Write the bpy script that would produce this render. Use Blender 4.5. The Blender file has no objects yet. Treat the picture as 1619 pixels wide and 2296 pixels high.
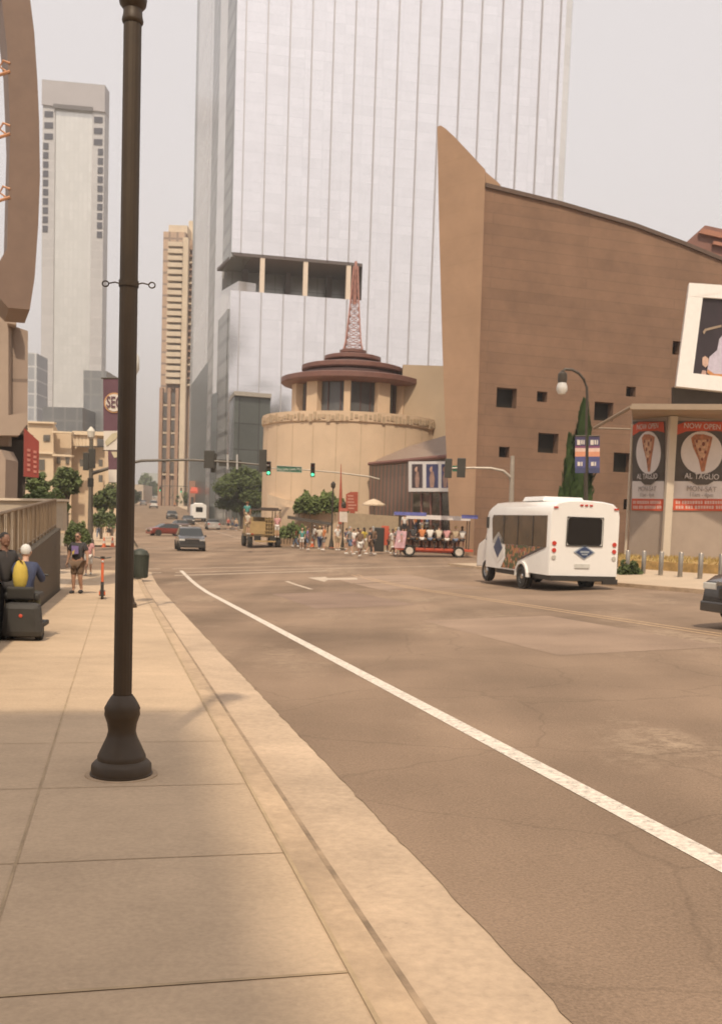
import bpy, bmesh, math, random
from mathutils import Vector, Matrix
random.seed(7)
SC = bpy.context.scene
COL = SC.collection
R = math.radians
# ------------------------------------------------------------------ camera model (photo seen as 1619 x 2296)
F = 2230.0; PITCH = math.atan(F / 28000.0); ROLL = 0.034; OFF = 1168 - 1148 + F * math.tan(PITCH)
CAM = Vector((0, 0, 1.6))
_f = Vector((0, math.cos(PITCH), -math.sin(PITCH))); _u0 = Vector((0, math.sin(PITCH), math.cos(PITCH))); _r0 = Vector((1, 0, 0))
_r = _r0 * math.cos(ROLL) + _u0 * math.sin(ROLL); _u = -_r0 * math.sin(ROLL) + _u0 * math.cos(ROLL)
def ray(px, py):
    return (_f + _r * ((px - 809.5) / F) + _u * (-(py - 1148 - OFF) / F))
def P(px, py, Y):
    d = ray(px, py); return CAM + d * (Y / d.y)
US = Vector((-.24, .9708)); VS = Vector((.9708, .24))
def st(s, t):
    return (s * US.x + t * VS.x, s * US.y + t * VS.y)
def to_st(x, y):
    return (x * US.x + y * US.y, x * VS.x + y * VS.y)
PROF = [(-300, 3), (0, 0), (40, -1.22), (60, -1.05), (75, -.9), (110, -.85), (148, -.4), (172, .3), (350, 5.5), (600, 12), (1500, 14), (9000, 14)]
def prof(y):
    for (a, za), (b, zb) in zip(PROF, PROF[1:]):
        if y <= b: return za + (zb - za) * (y - a) / (b - a)
    return PROF[-1][1]
def T(x, y):
    w = 4.0 if y > 20 else .5
    z = (prof(y - w) + prof(y) + prof(y + w)) / 3
    s, t = to_st(x, y)
    fade = max(0, min(1, (80 - y) / 35.0)) if y > 45 else 1
    if t > 2.5: z += .055 * (min(t, 24) - 2.5) * fade
    if y > 55 and t > 9: z += .25 * min(1, (y - 55) / 12) * min(1, (t - 9) / 5)
    return z
ROAD = -.12
def G(px, py, off=0.0):
    d = ray(px, py); y = 2.0
    while y < 900:
        p = CAM + d * (y / d.y)
        if p.z < T(p.x, p.y) + off: break
        y *= 1.004
    return p
def on_plane(px, py, A, D):
    """ray against the vertical plane through A=(x,y) along D=(dx,dy): (distance along D, z)"""
    d = ray(px, py); n = (-D[1], D[0]); k = (A[0] * n[0] + A[1] * n[1]) / (d.x * n[0] + d.y * n[1])
    p = CAM + d * k
    return ((p.x - A[0]) * D[0] + (p.y - A[1]) * D[1], p.z)
# ------------------------------------------------------------------ materials
def lin(c): return tuple(((x / 255.) / 12.92 if x / 255. <= .04045 else ((x / 255. + .055) / 1.055) ** 2.4) for x in c)
MC = {}
def mat(name, col, rough=.8, metal=0., var=.12, scale=3., bump=0., spec=.5, alpha=1., emit=None, estr=1., scale2=None, coat=0.):
    if name in MC: return MC[name]
    m = bpy.data.materials.new(name); m.use_nodes = True; nt = m.node_tree; b = nt.nodes['Principled BSDF']
    col = tuple(col) + (1,)
    b.inputs['Base Color'].default_value = col; b.inputs['Roughness'].default_value = rough; b.inputs['Metallic'].default_value = metal
    b.inputs['Specular IOR Level'].default_value = spec
    if coat: b.inputs['Coat Weight'].default_value = coat; b.inputs['Coat Roughness'].default_value = .08
    if emit: b.inputs['Emission Color'].default_value = tuple(emit) + (1,); b.inputs['Emission Strength'].default_value = estr
    if alpha < 1: b.inputs['Alpha'].default_value = alpha
    if var > 0 or bump > 0:
        tc = nt.nodes.new('ShaderNodeTexCoord'); n = nt.nodes.new('ShaderNodeTexNoise')
        n.inputs['Scale'].default_value = scale; n.inputs['Detail'].default_value = 8; n.inputs['Roughness'].default_value = .65
        nt.links.new(tc.outputs['Object'], n.inputs['Vector'])
        src = n.outputs['Fac']
        if scale2:
            n2 = nt.nodes.new('ShaderNodeTexNoise'); n2.inputs['Scale'].default_value = scale2; n2.inputs['Detail'].default_value = 3
            nt.links.new(tc.outputs['Object'], n2.inputs['Vector'])
            mx = nt.nodes.new('ShaderNodeMath'); mx.operation = 'ADD'; nt.links.new(src, mx.inputs[0]); nt.links.new(n2.outputs['Fac'], mx.inputs[1])
            hf = nt.nodes.new('ShaderNodeMath'); hf.operation = 'MULTIPLY'; hf.inputs[1].default_value = .5; nt.links.new(mx.outputs[0], hf.inputs[0]); src = hf.outputs[0]
        mr = nt.nodes.new('ShaderNodeMapRange'); mr.inputs['From Min'].default_value = .3; mr.inputs['From Max'].default_value = .7
        mr.inputs['To Min'].default_value = 1 - var; mr.inputs['To Max'].default_value = 1 + var
        nt.links.new(src, mr.inputs['Value'])
        vm = nt.nodes.new('ShaderNodeVectorMath'); vm.operation = 'SCALE'; vm.inputs[0].default_value = col[:3]
        nt.links.new(mr.outputs[0], vm.inputs['Scale']); nt.links.new(vm.outputs[0], b.inputs['Base Color'])
        if bump > 0:
            bp = nt.nodes.new('ShaderNodeBump'); bp.inputs['Strength'].default_value = bump; bp.inputs['Distance'].default_value = .02
            nt.links.new(n.outputs['Fac'], bp.inputs['Height']); nt.links.new(bp.outputs[0], b.inputs['Normal'])
    MC[name] = m; return m
def wallmat(name, col, D, bw, bh, joint=.02, jcol=None, rough=.85, var=.1, offset=0., metal=0., vary=.05, bump=0., spec=.5, jmix=None):
    """joints laid on a vertical wall running along D, cells bw x bh metres"""
    if name in MC: return MC[name]
    m = mat(name, col, rough=rough, var=0, metal=metal, spec=spec); nt = m.node_tree; b = nt.nodes['Principled BSDF']
    tc = nt.nodes.new('ShaderNodeTexCoord'); sp = nt.nodes.new('ShaderNodeSeparateXYZ'); dt = nt.nodes.new('ShaderNodeVectorMath'); dt.operation = 'DOT_PRODUCT'
    dt.inputs[1].default_value = (D[0], D[1], 0); cb = nt.nodes.new('ShaderNodeCombineXYZ')
    nt.links.new(tc.outputs['Object'], dt.inputs[0]); nt.links.new(tc.outputs['Object'], sp.inputs[0])
    nt.links.new(dt.outputs['Value'], cb.inputs['X']); nt.links.new(sp.outputs['Z'], cb.inputs['Y'])
    br = nt.nodes.new('ShaderNodeTexBrick'); br.offset = offset; br.inputs['Scale'].default_value = 1
    br.inputs['Brick Width'].default_value = bw; br.inputs['Row Height'].default_value = bh; br.inputs['Mortar Size'].default_value = joint; br.inputs['Mortar Smooth'].default_value = .3
    c1 = tuple(c * (1 - vary) for c in col); c2 = tuple(c * (1 + vary) for c in col)
    jc = jcol or tuple(c * .6 for c in col)
    br.inputs['Color1'].default_value = c1 + (1,); br.inputs['Color2'].default_value = c2 + (1,); br.inputs['Mortar'].default_value = tuple(jc) + (1,)
    nt.links.new(cb.outputs[0], br.inputs['Vector'])
    n = nt.nodes.new('ShaderNodeTexNoise'); n.inputs['Scale'].default_value = .35; n.inputs['Detail'].default_value = 8; n.inputs['Roughness'].default_value = .7
    nt.links.new(tc.outputs['Object'], n.inputs['Vector'])
    mr = nt.nodes.new('ShaderNodeMapRange'); mr.inputs['From Min'].default_value = .3; mr.inputs['From Max'].default_value = .7; mr.inputs['To Min'].default_value = 1 - var; mr.inputs['To Max'].default_value = 1 + var
    nt.links.new(n.outputs['Fac'], mr.inputs['Value'])
    vm = nt.nodes.new('ShaderNodeVectorMath'); vm.operation = 'SCALE'; nt.links.new(br.outputs['Color'], vm.inputs[0]); nt.links.new(mr.outputs[0], vm.inputs['Scale'])
    nt.links.new(vm.outputs[0], b.inputs['Base Color'])
    if bump:
        n2 = nt.nodes.new('ShaderNodeTexNoise'); n2.inputs['Scale'].default_value = .12; n2.inputs['Detail'].default_value = 1
        nt.links.new(tc.outputs['Object'], n2.inputs['Vector'])
        bp = nt.nodes.new('ShaderNodeBump'); bp.inputs['Strength'].default_value = 1; bp.inputs['Distance'].default_value = bump
        nt.links.new(n2.outputs['Fac'], bp.inputs['Height']); nt.links.new(bp.outputs[0], b.inputs['Normal'])
    return m
# ------------------------------------------------------------------ mesh building
class MB:
    def __init__(s): s.v = []; s.f = []; s.m = []; s.mi = 0
    def add(s, vs, fs):
        o = len(s.v); s.v += [tuple(v) for v in vs]; s.f += [tuple(i + o for i in f) for f in fs]; s.m += [s.mi] * len(fs); return s
    def box(s, c, d, rz=0, rx=0, ry=0, taper=1.):
        M = Matrix.Rotation(rz, 3, 'Z') @ Matrix.Rotation(rx, 3, 'X') @ Matrix.Rotation(ry, 3, 'Y'); c = Vector(c); vs = []
        for z in (-1, 1):
            k = taper if z > 0 else 1
            for x, y in ((-1, -1), (1, -1), (1, 1), (-1, 1)):
                vs.append(c + M @ Vector((x * d[0] / 2 * k, y * d[1] / 2 * k, z * d[2] / 2)))
        return s.add(vs, [(3, 2, 1, 0), (4, 5, 6, 7), (0, 1, 5, 4), (1, 2, 6, 5), (2, 3, 7, 6), (3, 0, 4, 7)])
    def tube(s, pts, r, n=8, cap=True):
        pts = [Vector(p) for p in pts]; rr = r if isinstance(r, (list, tuple)) else [r] * len(pts); vs = []; fs = []
        for i, p in enumerate(pts):
            d = (pts[min(i + 1, len(pts) - 1)] - pts[max(i - 1, 0)]).normalized()
            a = d.orthogonal() if abs(d.z) < .9 else Vector((1, 0, 0)) - d * d.x; a.normalize()
            if abs(d.z) < .9: a = d.cross(Vector((0, 0, 1))).normalized()
            b = d.cross(a)
            for k in range(n):
                t = 2 * math.pi * k / n; vs.append(p + (a * math.cos(t) + b * math.sin(t)) * rr[i])
        for i in range(len(pts) - 1):
            for k in range(n): fs.append((i * n + k, i * n + (k + 1) % n, (i + 1) * n + (k + 1) % n, (i + 1) * n + k))
        if cap: fs.append(tuple(range(n - 1, -1, -1))); fs.append(tuple(range((len(pts) - 1) * n, len(pts) * n)))
        return s.add(vs, fs)
    def lathe(s, prof, c=(0, 0, 0), n=24, axis='z', a0=0, a1=2 * math.pi):
        full = abs(a1 - a0 - 2 * math.pi) < 1e-6; m = n if full else n + 1; vs = []; fs = []
        for r, h in prof:
            for k in range(m):
                t = a0 + (a1 - a0) * k / n; x, y = r * math.cos(t), r * math.sin(t)
                q = (x, y, h) if axis == 'z' else ((h, x, y) if axis == 'x' else (y, h, x)); vs.append((q[0] + c[0], q[1] + c[1], q[2] + c[2]))
        for i in range(len(prof) - 1):
            for k in range(n):
                k2 = (k + 1) % m; fs.append((i * m + k, i * m + k2, (i + 1) * m + k2, (i + 1) * m + k))
        return s.add(vs, fs)
    def prism(s, poly, ext):
        """3D polygon extruded by the vector ext"""
        n = len(poly); e = Vector(ext); vs = [Vector(p) for p in poly] + [Vector(p) + e for p in poly]
        fs = [tuple(range(n)), tuple(range(2 * n - 1, n - 1, -1))] + [(i, i + n, (i + 1) % n + n, (i + 1) % n) for i in range(n)]
        return s.add(vs, fs)
    def quad(s, *p): return s.add(p, [tuple(range(len(p)))])
    def ball(s, c, r, n=10, sq=(1, 1, 1)):
        vs = []; fs = []; m = n // 2
        for i in range(m + 1):
            a = math.pi * i / m
            for k in range(n):
                t = 2 * math.pi * k / n; vs.append((c[0] + r * sq[0] * math.sin(a) * math.cos(t), c[1] + r * sq[1] * math.sin(a) * math.sin(t), c[2] + r * sq[2] * math.cos(a)))
        for i in range(m):
            for k in range(n): fs.append((i * n + k, (i + 1) * n + k, (i + 1) * n + (k + 1) % n, i * n + (k + 1) % n))
        return s.add(vs, fs)
    def build(s, name, mats, parent=None, smooth=False, bevel=0., loc=None, fix=True):
        me = bpy.data.meshes.new(name); me.from_pydata(s.v, [], s.f)
        for m in (mats if isinstance(mats, (list, tuple)) else [mats]): me.materials.append(m)
        for i, p in enumerate(me.polygons): p.material_index = s.m[i]
        if fix or bevel:
            bm = bmesh.new(); bm.from_mesh(me)
            if fix: bmesh.ops.remove_doubles(bm, verts=bm.verts, dist=1e-5); bmesh.ops.recalc_face_normals(bm, faces=bm.faces)
            if bevel: bmesh.ops.bevel(bm, geom=[e for e in bm.edges if len(e.link_faces) == 2 and e.calc_face_angle(0) > .5], offset=bevel, segments=2, affect='EDGES', profile=.6)
            bm.to_mesh(me); bm.free()
        if smooth:
            for p in me.polygons: p.use_smooth = True
            try: me.set_sharp_from_angle(angle=R(38))
            except Exception: pass
        return link(name, me, parent, loc)
def link(name, me, parent=None, loc=None):
    o = bpy.data.objects.new(name, me); COL.objects.link(o)
    if parent: o.parent = parent
    if loc: o.location = loc
    return o
def tag(o, label, cat, group=None, kind=None):
    if label: o['label'] = label
    if cat: o['category'] = cat
    if group: o['group'] = group
    if kind: o['kind'] = kind
    return o
def thing(name, label, cat, loc, rz=0, group=None):
    o = bpy.data.objects.new(name, None); COL.objects.link(o); o.location = loc; o.rotation_euler = (0, 0, rz); o.empty_display_size = .3
    return tag(o, label, cat, group)
def copy_tree(o, parent=None):
    c = o.copy(); COL.objects.link(c); c.parent = parent
    for ch in [x for x in SC.objects if x.parent == o]: copy_tree(ch, c)
    return c
def kids(o): return [x for x in bpy.data.objects if x.parent == o]
def text(name, body, size, m, parent, loc, rot=(math.pi / 2, 0, 0), depth=.004, sx=1., bold=.0, align='CENTER'):
    cu = bpy.data.curves.new('t', 'FONT'); cu.body = body; cu.size = size; cu.align_x = align; cu.align_y = 'CENTER'; cu.extrude = depth; cu.offset = bold; cu.resolution_u = 3
    t = bpy.data.objects.new('t', cu); COL.objects.link(t); dg = bpy.context.evaluated_depsgraph_get()
    me = bpy.data.meshes.new_from_object(t.evaluated_get(dg)); bpy.data.objects.remove(t); me.materials.clear(); me.materials.append(m); me.name = name
    o = link(name, me, parent, loc); o.rotation_euler = rot; o.scale = (sx, 1, 1); return o
# ------------------------------------------------------------------ palette
K = 1.0
concrete = mat('sidewalk concrete', (.492, .358, .232), var=.2, scale=34, scale2=.45, bump=.2, rough=.9)
kerbm = mat('kerb concrete', (.445, .318, .203), var=.22, scale=16, scale2=1.1, bump=.25, rough=.9)
asphalt = mat('asphalt', (.255, .178, .121), var=.48, scale=60, scale2=.3, bump=.5, rough=.95, spec=.2)
patchm = mat('worn asphalt', (.255, .185, .13), var=.3, scale=9, scale2=1.2, bump=.3, rough=.95, spec=.2)
earth = mat('earth', (.26, .2, .13), var=.3, scale=.3)
white = mat('road paint white', (.66, .57, .47), var=.3, scale=22, rough=.8)
yellow = mat('road paint yellow', (.42, .28, .16), var=.3, scale=12)
jointm = mat('joint line', (.39, .28, .165), var=.25, scale=4)  # darker tone of the scored joints
black = mat('black metal', (.055, .042, .028), rough=.45, var=.12, scale=6, metal=.2)
dark = mat('dark plastic', (.035, .03, .024), rough=.5, var=.1)
rubber = mat('rubber', (.03, .026, .02), rough=.85, var=.1)
chrome = mat('chrome', (.6, .58, .54), rough=.25, metal=1, var=0)
steel = mat('brushed steel', (.36, .32, .27), rough=.35, metal=.8, var=.1)
greysteel = mat('galvanised steel', (.42, .40, .37), rough=.5, metal=.3, var=.1)
cardglass = mat('car glass', (.04, .043, .043), rough=.12, var=0, spec=.5)
stone = None
# ------------------------------------------------------------------ ground
def grid_sheet(name, cells, zf, m, kind='structure', uvdiv=None):
    vs = {}; mb = MB(); L = []
    def vid(s, t):
        k = (round(s, 3), round(t, 3))
        if k not in vs: x, y = st(*k); vs[k] = len(L); L.append((x, y, zf(x, y)))
        return vs[k]
    fs = []
    for (s0, s1, t0, t1) in cells: fs.append((vid(s0, t0), vid(s0, t1), vid(s1, t1), vid(s1, t0)))
    mb.add(L, fs); o = mb.build(name, m, smooth=True, fix=False); o.data.validate(); 
    for p in o.data.polygons: p.use_smooth = False
    bm = bmesh.new(); bm.from_mesh(o.data); bmesh.ops.recalc_face_normals(bm, faces=bm.faces)
    if bm.faces and sum(f.normal.z for f in bm.faces) < 0: bmesh.ops.reverse_faces(bm, faces=bm.faces)
    bm.to_mesh(o.data); bm.free()
    return tag(o, None, None, kind=kind)
def rng(a, b, step):
    n = max(1, int(math.ceil((b - a) / step - 1e-6))); return [a + (b - a) * i / n for i in range(n + 1)]
def cells(ss, ts): return [(a, b, c, d) for a, b in zip(ss, ss[1:]) for c, d in zip(ts, ts[1:])]
S_NEAR, S_FAR = 50.0, 78.0          # the cross street
T_GUT0, T_GUT1, T_RIGHT = 1.05, 1.665, 17.2
sA = rng(-40, S_NEAR, 1.5) + rng(S_NEAR, S_FAR, 2)[1:]; sB = rng(S_FAR, 200, 4) + rng(200, 640, 15)[1:]
tR = rng(T_GUT1, T_RIGHT, 1.3)
road = grid_sheet('road', cells(sA + sB[1:], tR) + cells(rng(S_NEAR, S_FAR, 2), rng(-70, T_GUT1, 3)) + cells(rng(S_NEAR, S_FAR, 2), rng(T_RIGHT, 90, 3)), lambda x, y: T(x, y) + ROAD, asphalt)
grid_sheet('gutter', cells(rng(-40, S_NEAR, 1.5), [T_GUT0 + .004, T_GUT1 + .02]), lambda x, y: T(x, y) + ROAD + .006, mat('gutter concrete', (.478, .352, .238), var=.24, scale=18, scale2=.8, bump=.2, rough=.9))
def kerb(name, s0, s1, t0, t1, side):
    """kerb stone band between t0 and t1 with its face on the given side"""
    mb = MB(); ss = rng(s0, s1, 1.5)
    for a, b in zip(ss, ss[1:]):
        q = []
        for s, in ((a,), (b,)):
            for t, dz in ((t0, 0), (t0, 0), (t1, 0), (t1, 0)): pass
        def v(s, t, dz): x, y = st(s, t); return (x, y, T(x, y) + dz)
        lo = ROAD - .05
        mb.add([v(a, t0, .004), v(a, t1, .004), v(b, t1, .004), v(b, t0, .004)], [(0, 1, 2, 3)])
        t = t1 if side > 0 else t0; e = .02 * side
        mb.add([v(a, t, .004), v(a, t + e, lo), v(b, t + e, lo), v(b, t, .004)], [(0, 1, 2, 3)])
    return tag(mb.build(name, kerbm), None, None, kind='structure')
kerb('kerb', -40, S_NEAR - 4, .89, 1.05, 1); kerb('kerb', S_FAR, 300, .89, 1.05, 1)
kerb('kerb', -40, S_NEAR, T_RIGHT - .16, T_RIGHT, -1); kerb('kerb', S_FAR, 300, T_RIGHT - .16, T_RIGHT, -1)
grid_sheet('sidewalk', cells(rng(-40, S_NEAR - 1, 1.5), [-1.75, -.46, .3, .885]) + cells(rng(S_FAR, 300, 4), [-4, -1, .885]) , lambda x, y: T(x, y), concrete)
grid_sheet('pavement', cells(rng(34.6, S_NEAR - 1, 1.5), rng(-30, -1.75, 3)), lambda x, y: T(x, y) - .003, mat('plaza paving', (.50, .38, .26), var=.12, scale=5, scale2=.5))
grid_sheet('pavement', cells(rng(-40, S_NEAR, 2), rng(T_RIGHT, 60, 2)) + cells(rng(S_FAR, 300, 4), rng(T_RIGHT, 60, 3)), lambda x, y: T(x, y) - .002, mat('plaza paving', (.50, .38, .26), var=.12, scale=5, scale2=.5))
# joints scored in the near sidewalk, kerb seam
mb = MB()
def strip(mb, s0, t0, s1, t1, w, dz, n=24):
    d = Vector((s1 - s0, t1 - t0)); d.normalize(); q = Vector((-d.y, d.x)) * w / 2; prev = None
    for i in range(n + 1):
        s = s0 + (s1 - s0) * i / n; t = t0 + (t1 - t0) * i / n; row = []
        for k in (-1, 1):
            x, y = st(s + q.x * k, t + q.y * k); row.append((x, y, T(x, y) + dz))
        if prev: mb.add([prev[0], prev[1], row[1], row[0]], [(0, 1, 2, 3)])
        prev = row
strip(mb, -5, -.46, 46, -.46, .014, .004, 80); strip(mb, -5, .885, 46, .885, .02, .008, 80)
for s in (3.55, 5.05, 6.6, 8.1, 9.6, 11.1, 12.6, 14.1, 15.6, 17.1, 18.6, 20.1, 22, 24, 26, 28, 30): strip(mb, s, -1.74, s, .88, .008 if s > 4 else .02, .004, 4)
tag(mb.build('sidewalk_joint', jointm), None, None, kind='structure')
mb = MB(); strip(mb, -5, 1.14, 49, 1.14, .03, ROAD + .012, 80); tag(mb.build('gutter_dirt', mat('gutter dirt', (.31, .22, .14), var=.35, scale=5)), None, None, kind='structure')
# coarse earth sheet out to the horizon
mb = MB(); xs = rng(-4000, 4000, 400); xs = sorted(set(xs + rng(-300, 300, 25) + rng(-100, 100, 6))); ys = sorted(set(rng(-1000, 5200, 400) + rng(-100, 700, 25) + rng(-50, 150, 6)))
L = [(x, y, T(x, y) - .5 if abs(x) < 350 and y < 700 else T(x, min(y, 1400)) - .35) for y in ys for x in xs]; n = len(xs)
mb.add(L, [(j * n + i, j * n + i + 1, (j + 1) * n + i + 1, (j + 1) * n + i) for j in range(len(ys) - 1) for i in range(n - 1)])
tag(mb.build('ground', earth), None, None, kind='structure')
# low wooded ridge closing the street
def ridge():
    mb = MB(); pts = []
    for i in range(60):
        x = -900 + i * 25; h = 17 + 5 * math.sin(i * .5) + 3 * math.sin(i * 1.7)
        pts.append((x, h))
    for (x0, h0), (x1, h1) in zip(pts, pts[1:]):
        mb.add([(x0, 1300, 0), (x1, 1300, 0), (x1, 1360, h1 + 14), (x0, 1360, h0 + 14), (x1, 1500, h1 + 20), (x0, 1500, h0 + 20), (x1, 1600, 0), (x0, 1600, 0)], [(0, 1, 2, 3), (3, 2, 4, 5), (5, 4, 6, 7)])
    return tag(mb.build('hills', mat('far woods', (.10, .12, .07), var=.3, scale=.05)), None, None, kind='structure')
ridge()
# markings
mb = MB(); strip(mb, -8, 3.33, 51, 3.20, .172, ROAD + .004, 120); tag(mb.build('lane_marking', white), None, None, kind='structure')
mb = MB(); strip(mb, -8, 10.4, 44, 10.4, .10, ROAD + .004, 90); strip(mb, -8, 10.65, 44, 10.65, .10, ROAD + .004, 90)
strip(mb, 84, 9.2, 240, 9.2, .12, ROAD + .004, 50); tag(mb.build('centre_line', yellow), None, None, kind='structure')
mb = MB(); strip(mb, 47.6, 2.4, 47.6, 10.0, .35, ROAD + .005, 6)
for s in (49.6, 52.6): strip(mb, s, 1.5, s, T_RIGHT + .5, .25, ROAD + .004, 14)
for s in (77, 80): strip(mb, s, 1.5, s, T_RIGHT, .25, ROAD + .004, 14)
strip(mb, 36, 7.0, 41.5, 7.0, .16, ROAD + .005, 6); strip(mb, 84, 13, 200, 13, .1, ROAD + .004, 40)
tag(mb.build('crosswalk_marking', mat('faded road paint', (.50, .40, .30), var=.3, scale=6)), None, None, kind='structure')
mb = MB(); rnd = random.Random(3)
def blob(mb, s, t, a, b, n=22):
    pts = [];
    for k in range(n):
        th = 2 * math.pi * k / n; r = .75 + .35 * rnd.random(); x, y = st(s + a * r * math.cos(th), t + b * r * math.sin(th)); pts.append((x, y, T(x, y) + ROAD + .005))
    x, y = st(s, t); pts.append((x, y, T(x, y) + ROAD + .005)); mb.add(pts, [(k, (k + 1) % n, n) for k in range(n)])
# worn lighter patches made into the asphalt itself by a mask in its material
def asphalt_patches():
    nt = asphalt.node_tree; b = nt.nodes['Principled BSDF']; src = b.inputs['Base Color'].links[0].from_socket
    tc = nt.nodes.new('ShaderNodeTexCoord'); mp = nt.nodes.new('ShaderNodeMapping'); mp.inputs['Rotation'].default_value = (0, 0, R(-14)); mp.inputs['Scale'].default_value = (1, .35, 1)
    n = nt.nodes.new('ShaderNodeTexNoise'); n.inputs['Scale'].default_value = .32; n.inputs['Detail'].default_value = 7; n.inputs['Roughness'].default_value = .62
    mr = nt.nodes.new('ShaderNodeMapRange'); mr.inputs['From Min'].default_value = .54; mr.inputs['From Max'].default_value = .66
    g = nt.nodes.new('ShaderNodeTexNoise'); g.inputs['Scale'].default_value = 5; g.inputs['Detail'].default_value = 6; g.inputs['Roughness'].default_value = .8
    mg = nt.nodes.new('ShaderNodeMapRange'); mg.inputs['From Min'].default_value = .42; mg.inputs['From Max'].default_value = .6
    mu = nt.nodes.new('ShaderNodeMath'); mu.operation = 'MULTIPLY'; mu2 = nt.nodes.new('ShaderNodeMath'); mu2.operation = 'MULTIPLY'; mu2.inputs[1].default_value = .8
    mx = nt.nodes.new('ShaderNodeMix'); mx.data_type = 'RGBA'; mx.inputs['B'].default_value = (.43, .32, .22, 1)
    L = nt.links.new
    L(tc.outputs['Object'], mp.inputs[0]); L(mp.outputs[0], n.inputs['Vector']); L(tc.outputs['Object'], g.inputs['Vector'])
    L(n.outputs['Fac'], mr.inputs['Value']); L(g.outputs['Fac'], mg.inputs['Value']); L(mr.outputs[0], mu.inputs[0]); L(mg.outputs[0], mu.inputs[1]); L(mu.outputs[0], mu2.inputs[0])
    L(mu2.outputs[0], mx.inputs['Factor']); L(src, mx.inputs['A'])
    mp2 = nt.nodes.new('ShaderNodeMapping'); mp2.inputs['Rotation'].default_value = (0, 0, R(-13.9)); mp2.inputs['Scale'].default_value = (1.1, .03, 1); n3 = nt.nodes.new('ShaderNodeTexNoise'); n3.inputs['Scale'].default_value = 1.0; n3.inputs['Detail'].default_value = 4
    m3 = nt.nodes.new('ShaderNodeMapRange'); m3.inputs['From Min'].default_value = .3; m3.inputs['From Max'].default_value = .7; m3.inputs['To Min'].default_value = .90; m3.inputs['To Max'].default_value = 1.07; sc = nt.nodes.new('ShaderNodeVectorMath'); sc.operation = 'SCALE'
    L(tc.outputs['Object'], mp2.inputs[0]); L(mp2.outputs[0], n3.inputs['Vector']); L(n3.outputs['Fac'], m3.inputs['Value']); L(mx.outputs['Result'], sc.inputs[0]); L(m3.outputs[0], sc.inputs['Scale']); L(sc.outputs[0], b.inputs['Base Color'])
asphalt_patches()
def mottle(m, scale, lo, hi, amt=1.0, detail=6, f0=.35, f1=.65):
    nt = m.node_tree; b = nt.nodes['Principled BSDF']; src = b.inputs['Base Color'].links[0].from_socket; L = nt.links.new
    tc = nt.nodes.new('ShaderNodeTexCoord'); n = nt.nodes.new('ShaderNodeTexNoise'); n.inputs['Scale'].default_value = scale; n.inputs['Detail'].default_value = detail; n.inputs['Roughness'].default_value = .7
    mr = nt.nodes.new('ShaderNodeMapRange'); mr.inputs['From Min'].default_value = f0; mr.inputs['From Max'].default_value = f1; mr.inputs['To Min'].default_value = lo; mr.inputs['To Max'].default_value = hi
    sc = nt.nodes.new('ShaderNodeVectorMath'); sc.operation = 'SCALE'; L(tc.outputs['Object'], n.inputs['Vector']); L(n.outputs['Fac'], mr.inputs['Value']); L(src, sc.inputs[0]); L(mr.outputs[0], sc.inputs['Scale']); L(sc.outputs[0], b.inputs['Base Color'])
mottle(concrete, 1.7, .92, 1.06); mottle(concrete, 6.5, .86, 1.0, f0=.24, f1=.34); mottle(kerbm, 2.4, .84, 1.1); mottle(MC['gutter concrete'], 2.0, .91, 1.06); mottle(MC['gutter concrete'], 9, .72, 1.0, f0=.27, f1=.35); mottle(white, 14, .55, 1.0, f0=.36, f1=.46)
def cracks(m):
    nt = m.node_tree; b = nt.nodes['Principled BSDF']; src = b.inputs['Base Color'].links[0].from_socket; L = nt.links.new
    tc = nt.nodes.new('ShaderNodeTexCoord'); n = nt.nodes.new('ShaderNodeTexNoise'); n.inputs['Scale'].default_value = 1.3; n.inputs['Detail'].default_value = 5; mx = nt.nodes.new('ShaderNodeMix'); mx.data_type = 'RGBA'; mx.blend_type = 'ADD'; mx.inputs['Factor'].default_value = .55
    vo = nt.nodes.new('ShaderNodeTexVoronoi'); vo.feature = 'DISTANCE_TO_EDGE'; vo.inputs['Scale'].default_value = .42; mr = nt.nodes.new('ShaderNodeMapRange'); mr.inputs['From Min'].default_value = .002; mr.inputs['From Max'].default_value = .010; mr.inputs['To Min'].default_value = .87; mr.inputs['To Max'].default_value = 1
    sc = nt.nodes.new('ShaderNodeVectorMath'); sc.operation = 'SCALE'
    L(tc.outputs['Object'], n.inputs['Vector']); L(tc.outputs['Object'], mx.inputs['A']); L(n.outputs['Color'], mx.inputs['B']); L(mx.outputs['Result'], vo.inputs['Vector']); L(vo.outputs['Distance'], mr.inputs['Value']); L(src, sc.inputs[0]); L(mr.outputs[0], sc.inputs['Scale']); L(sc.outputs[0], b.inputs['Base Color'])
cracks(asphalt)


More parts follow.
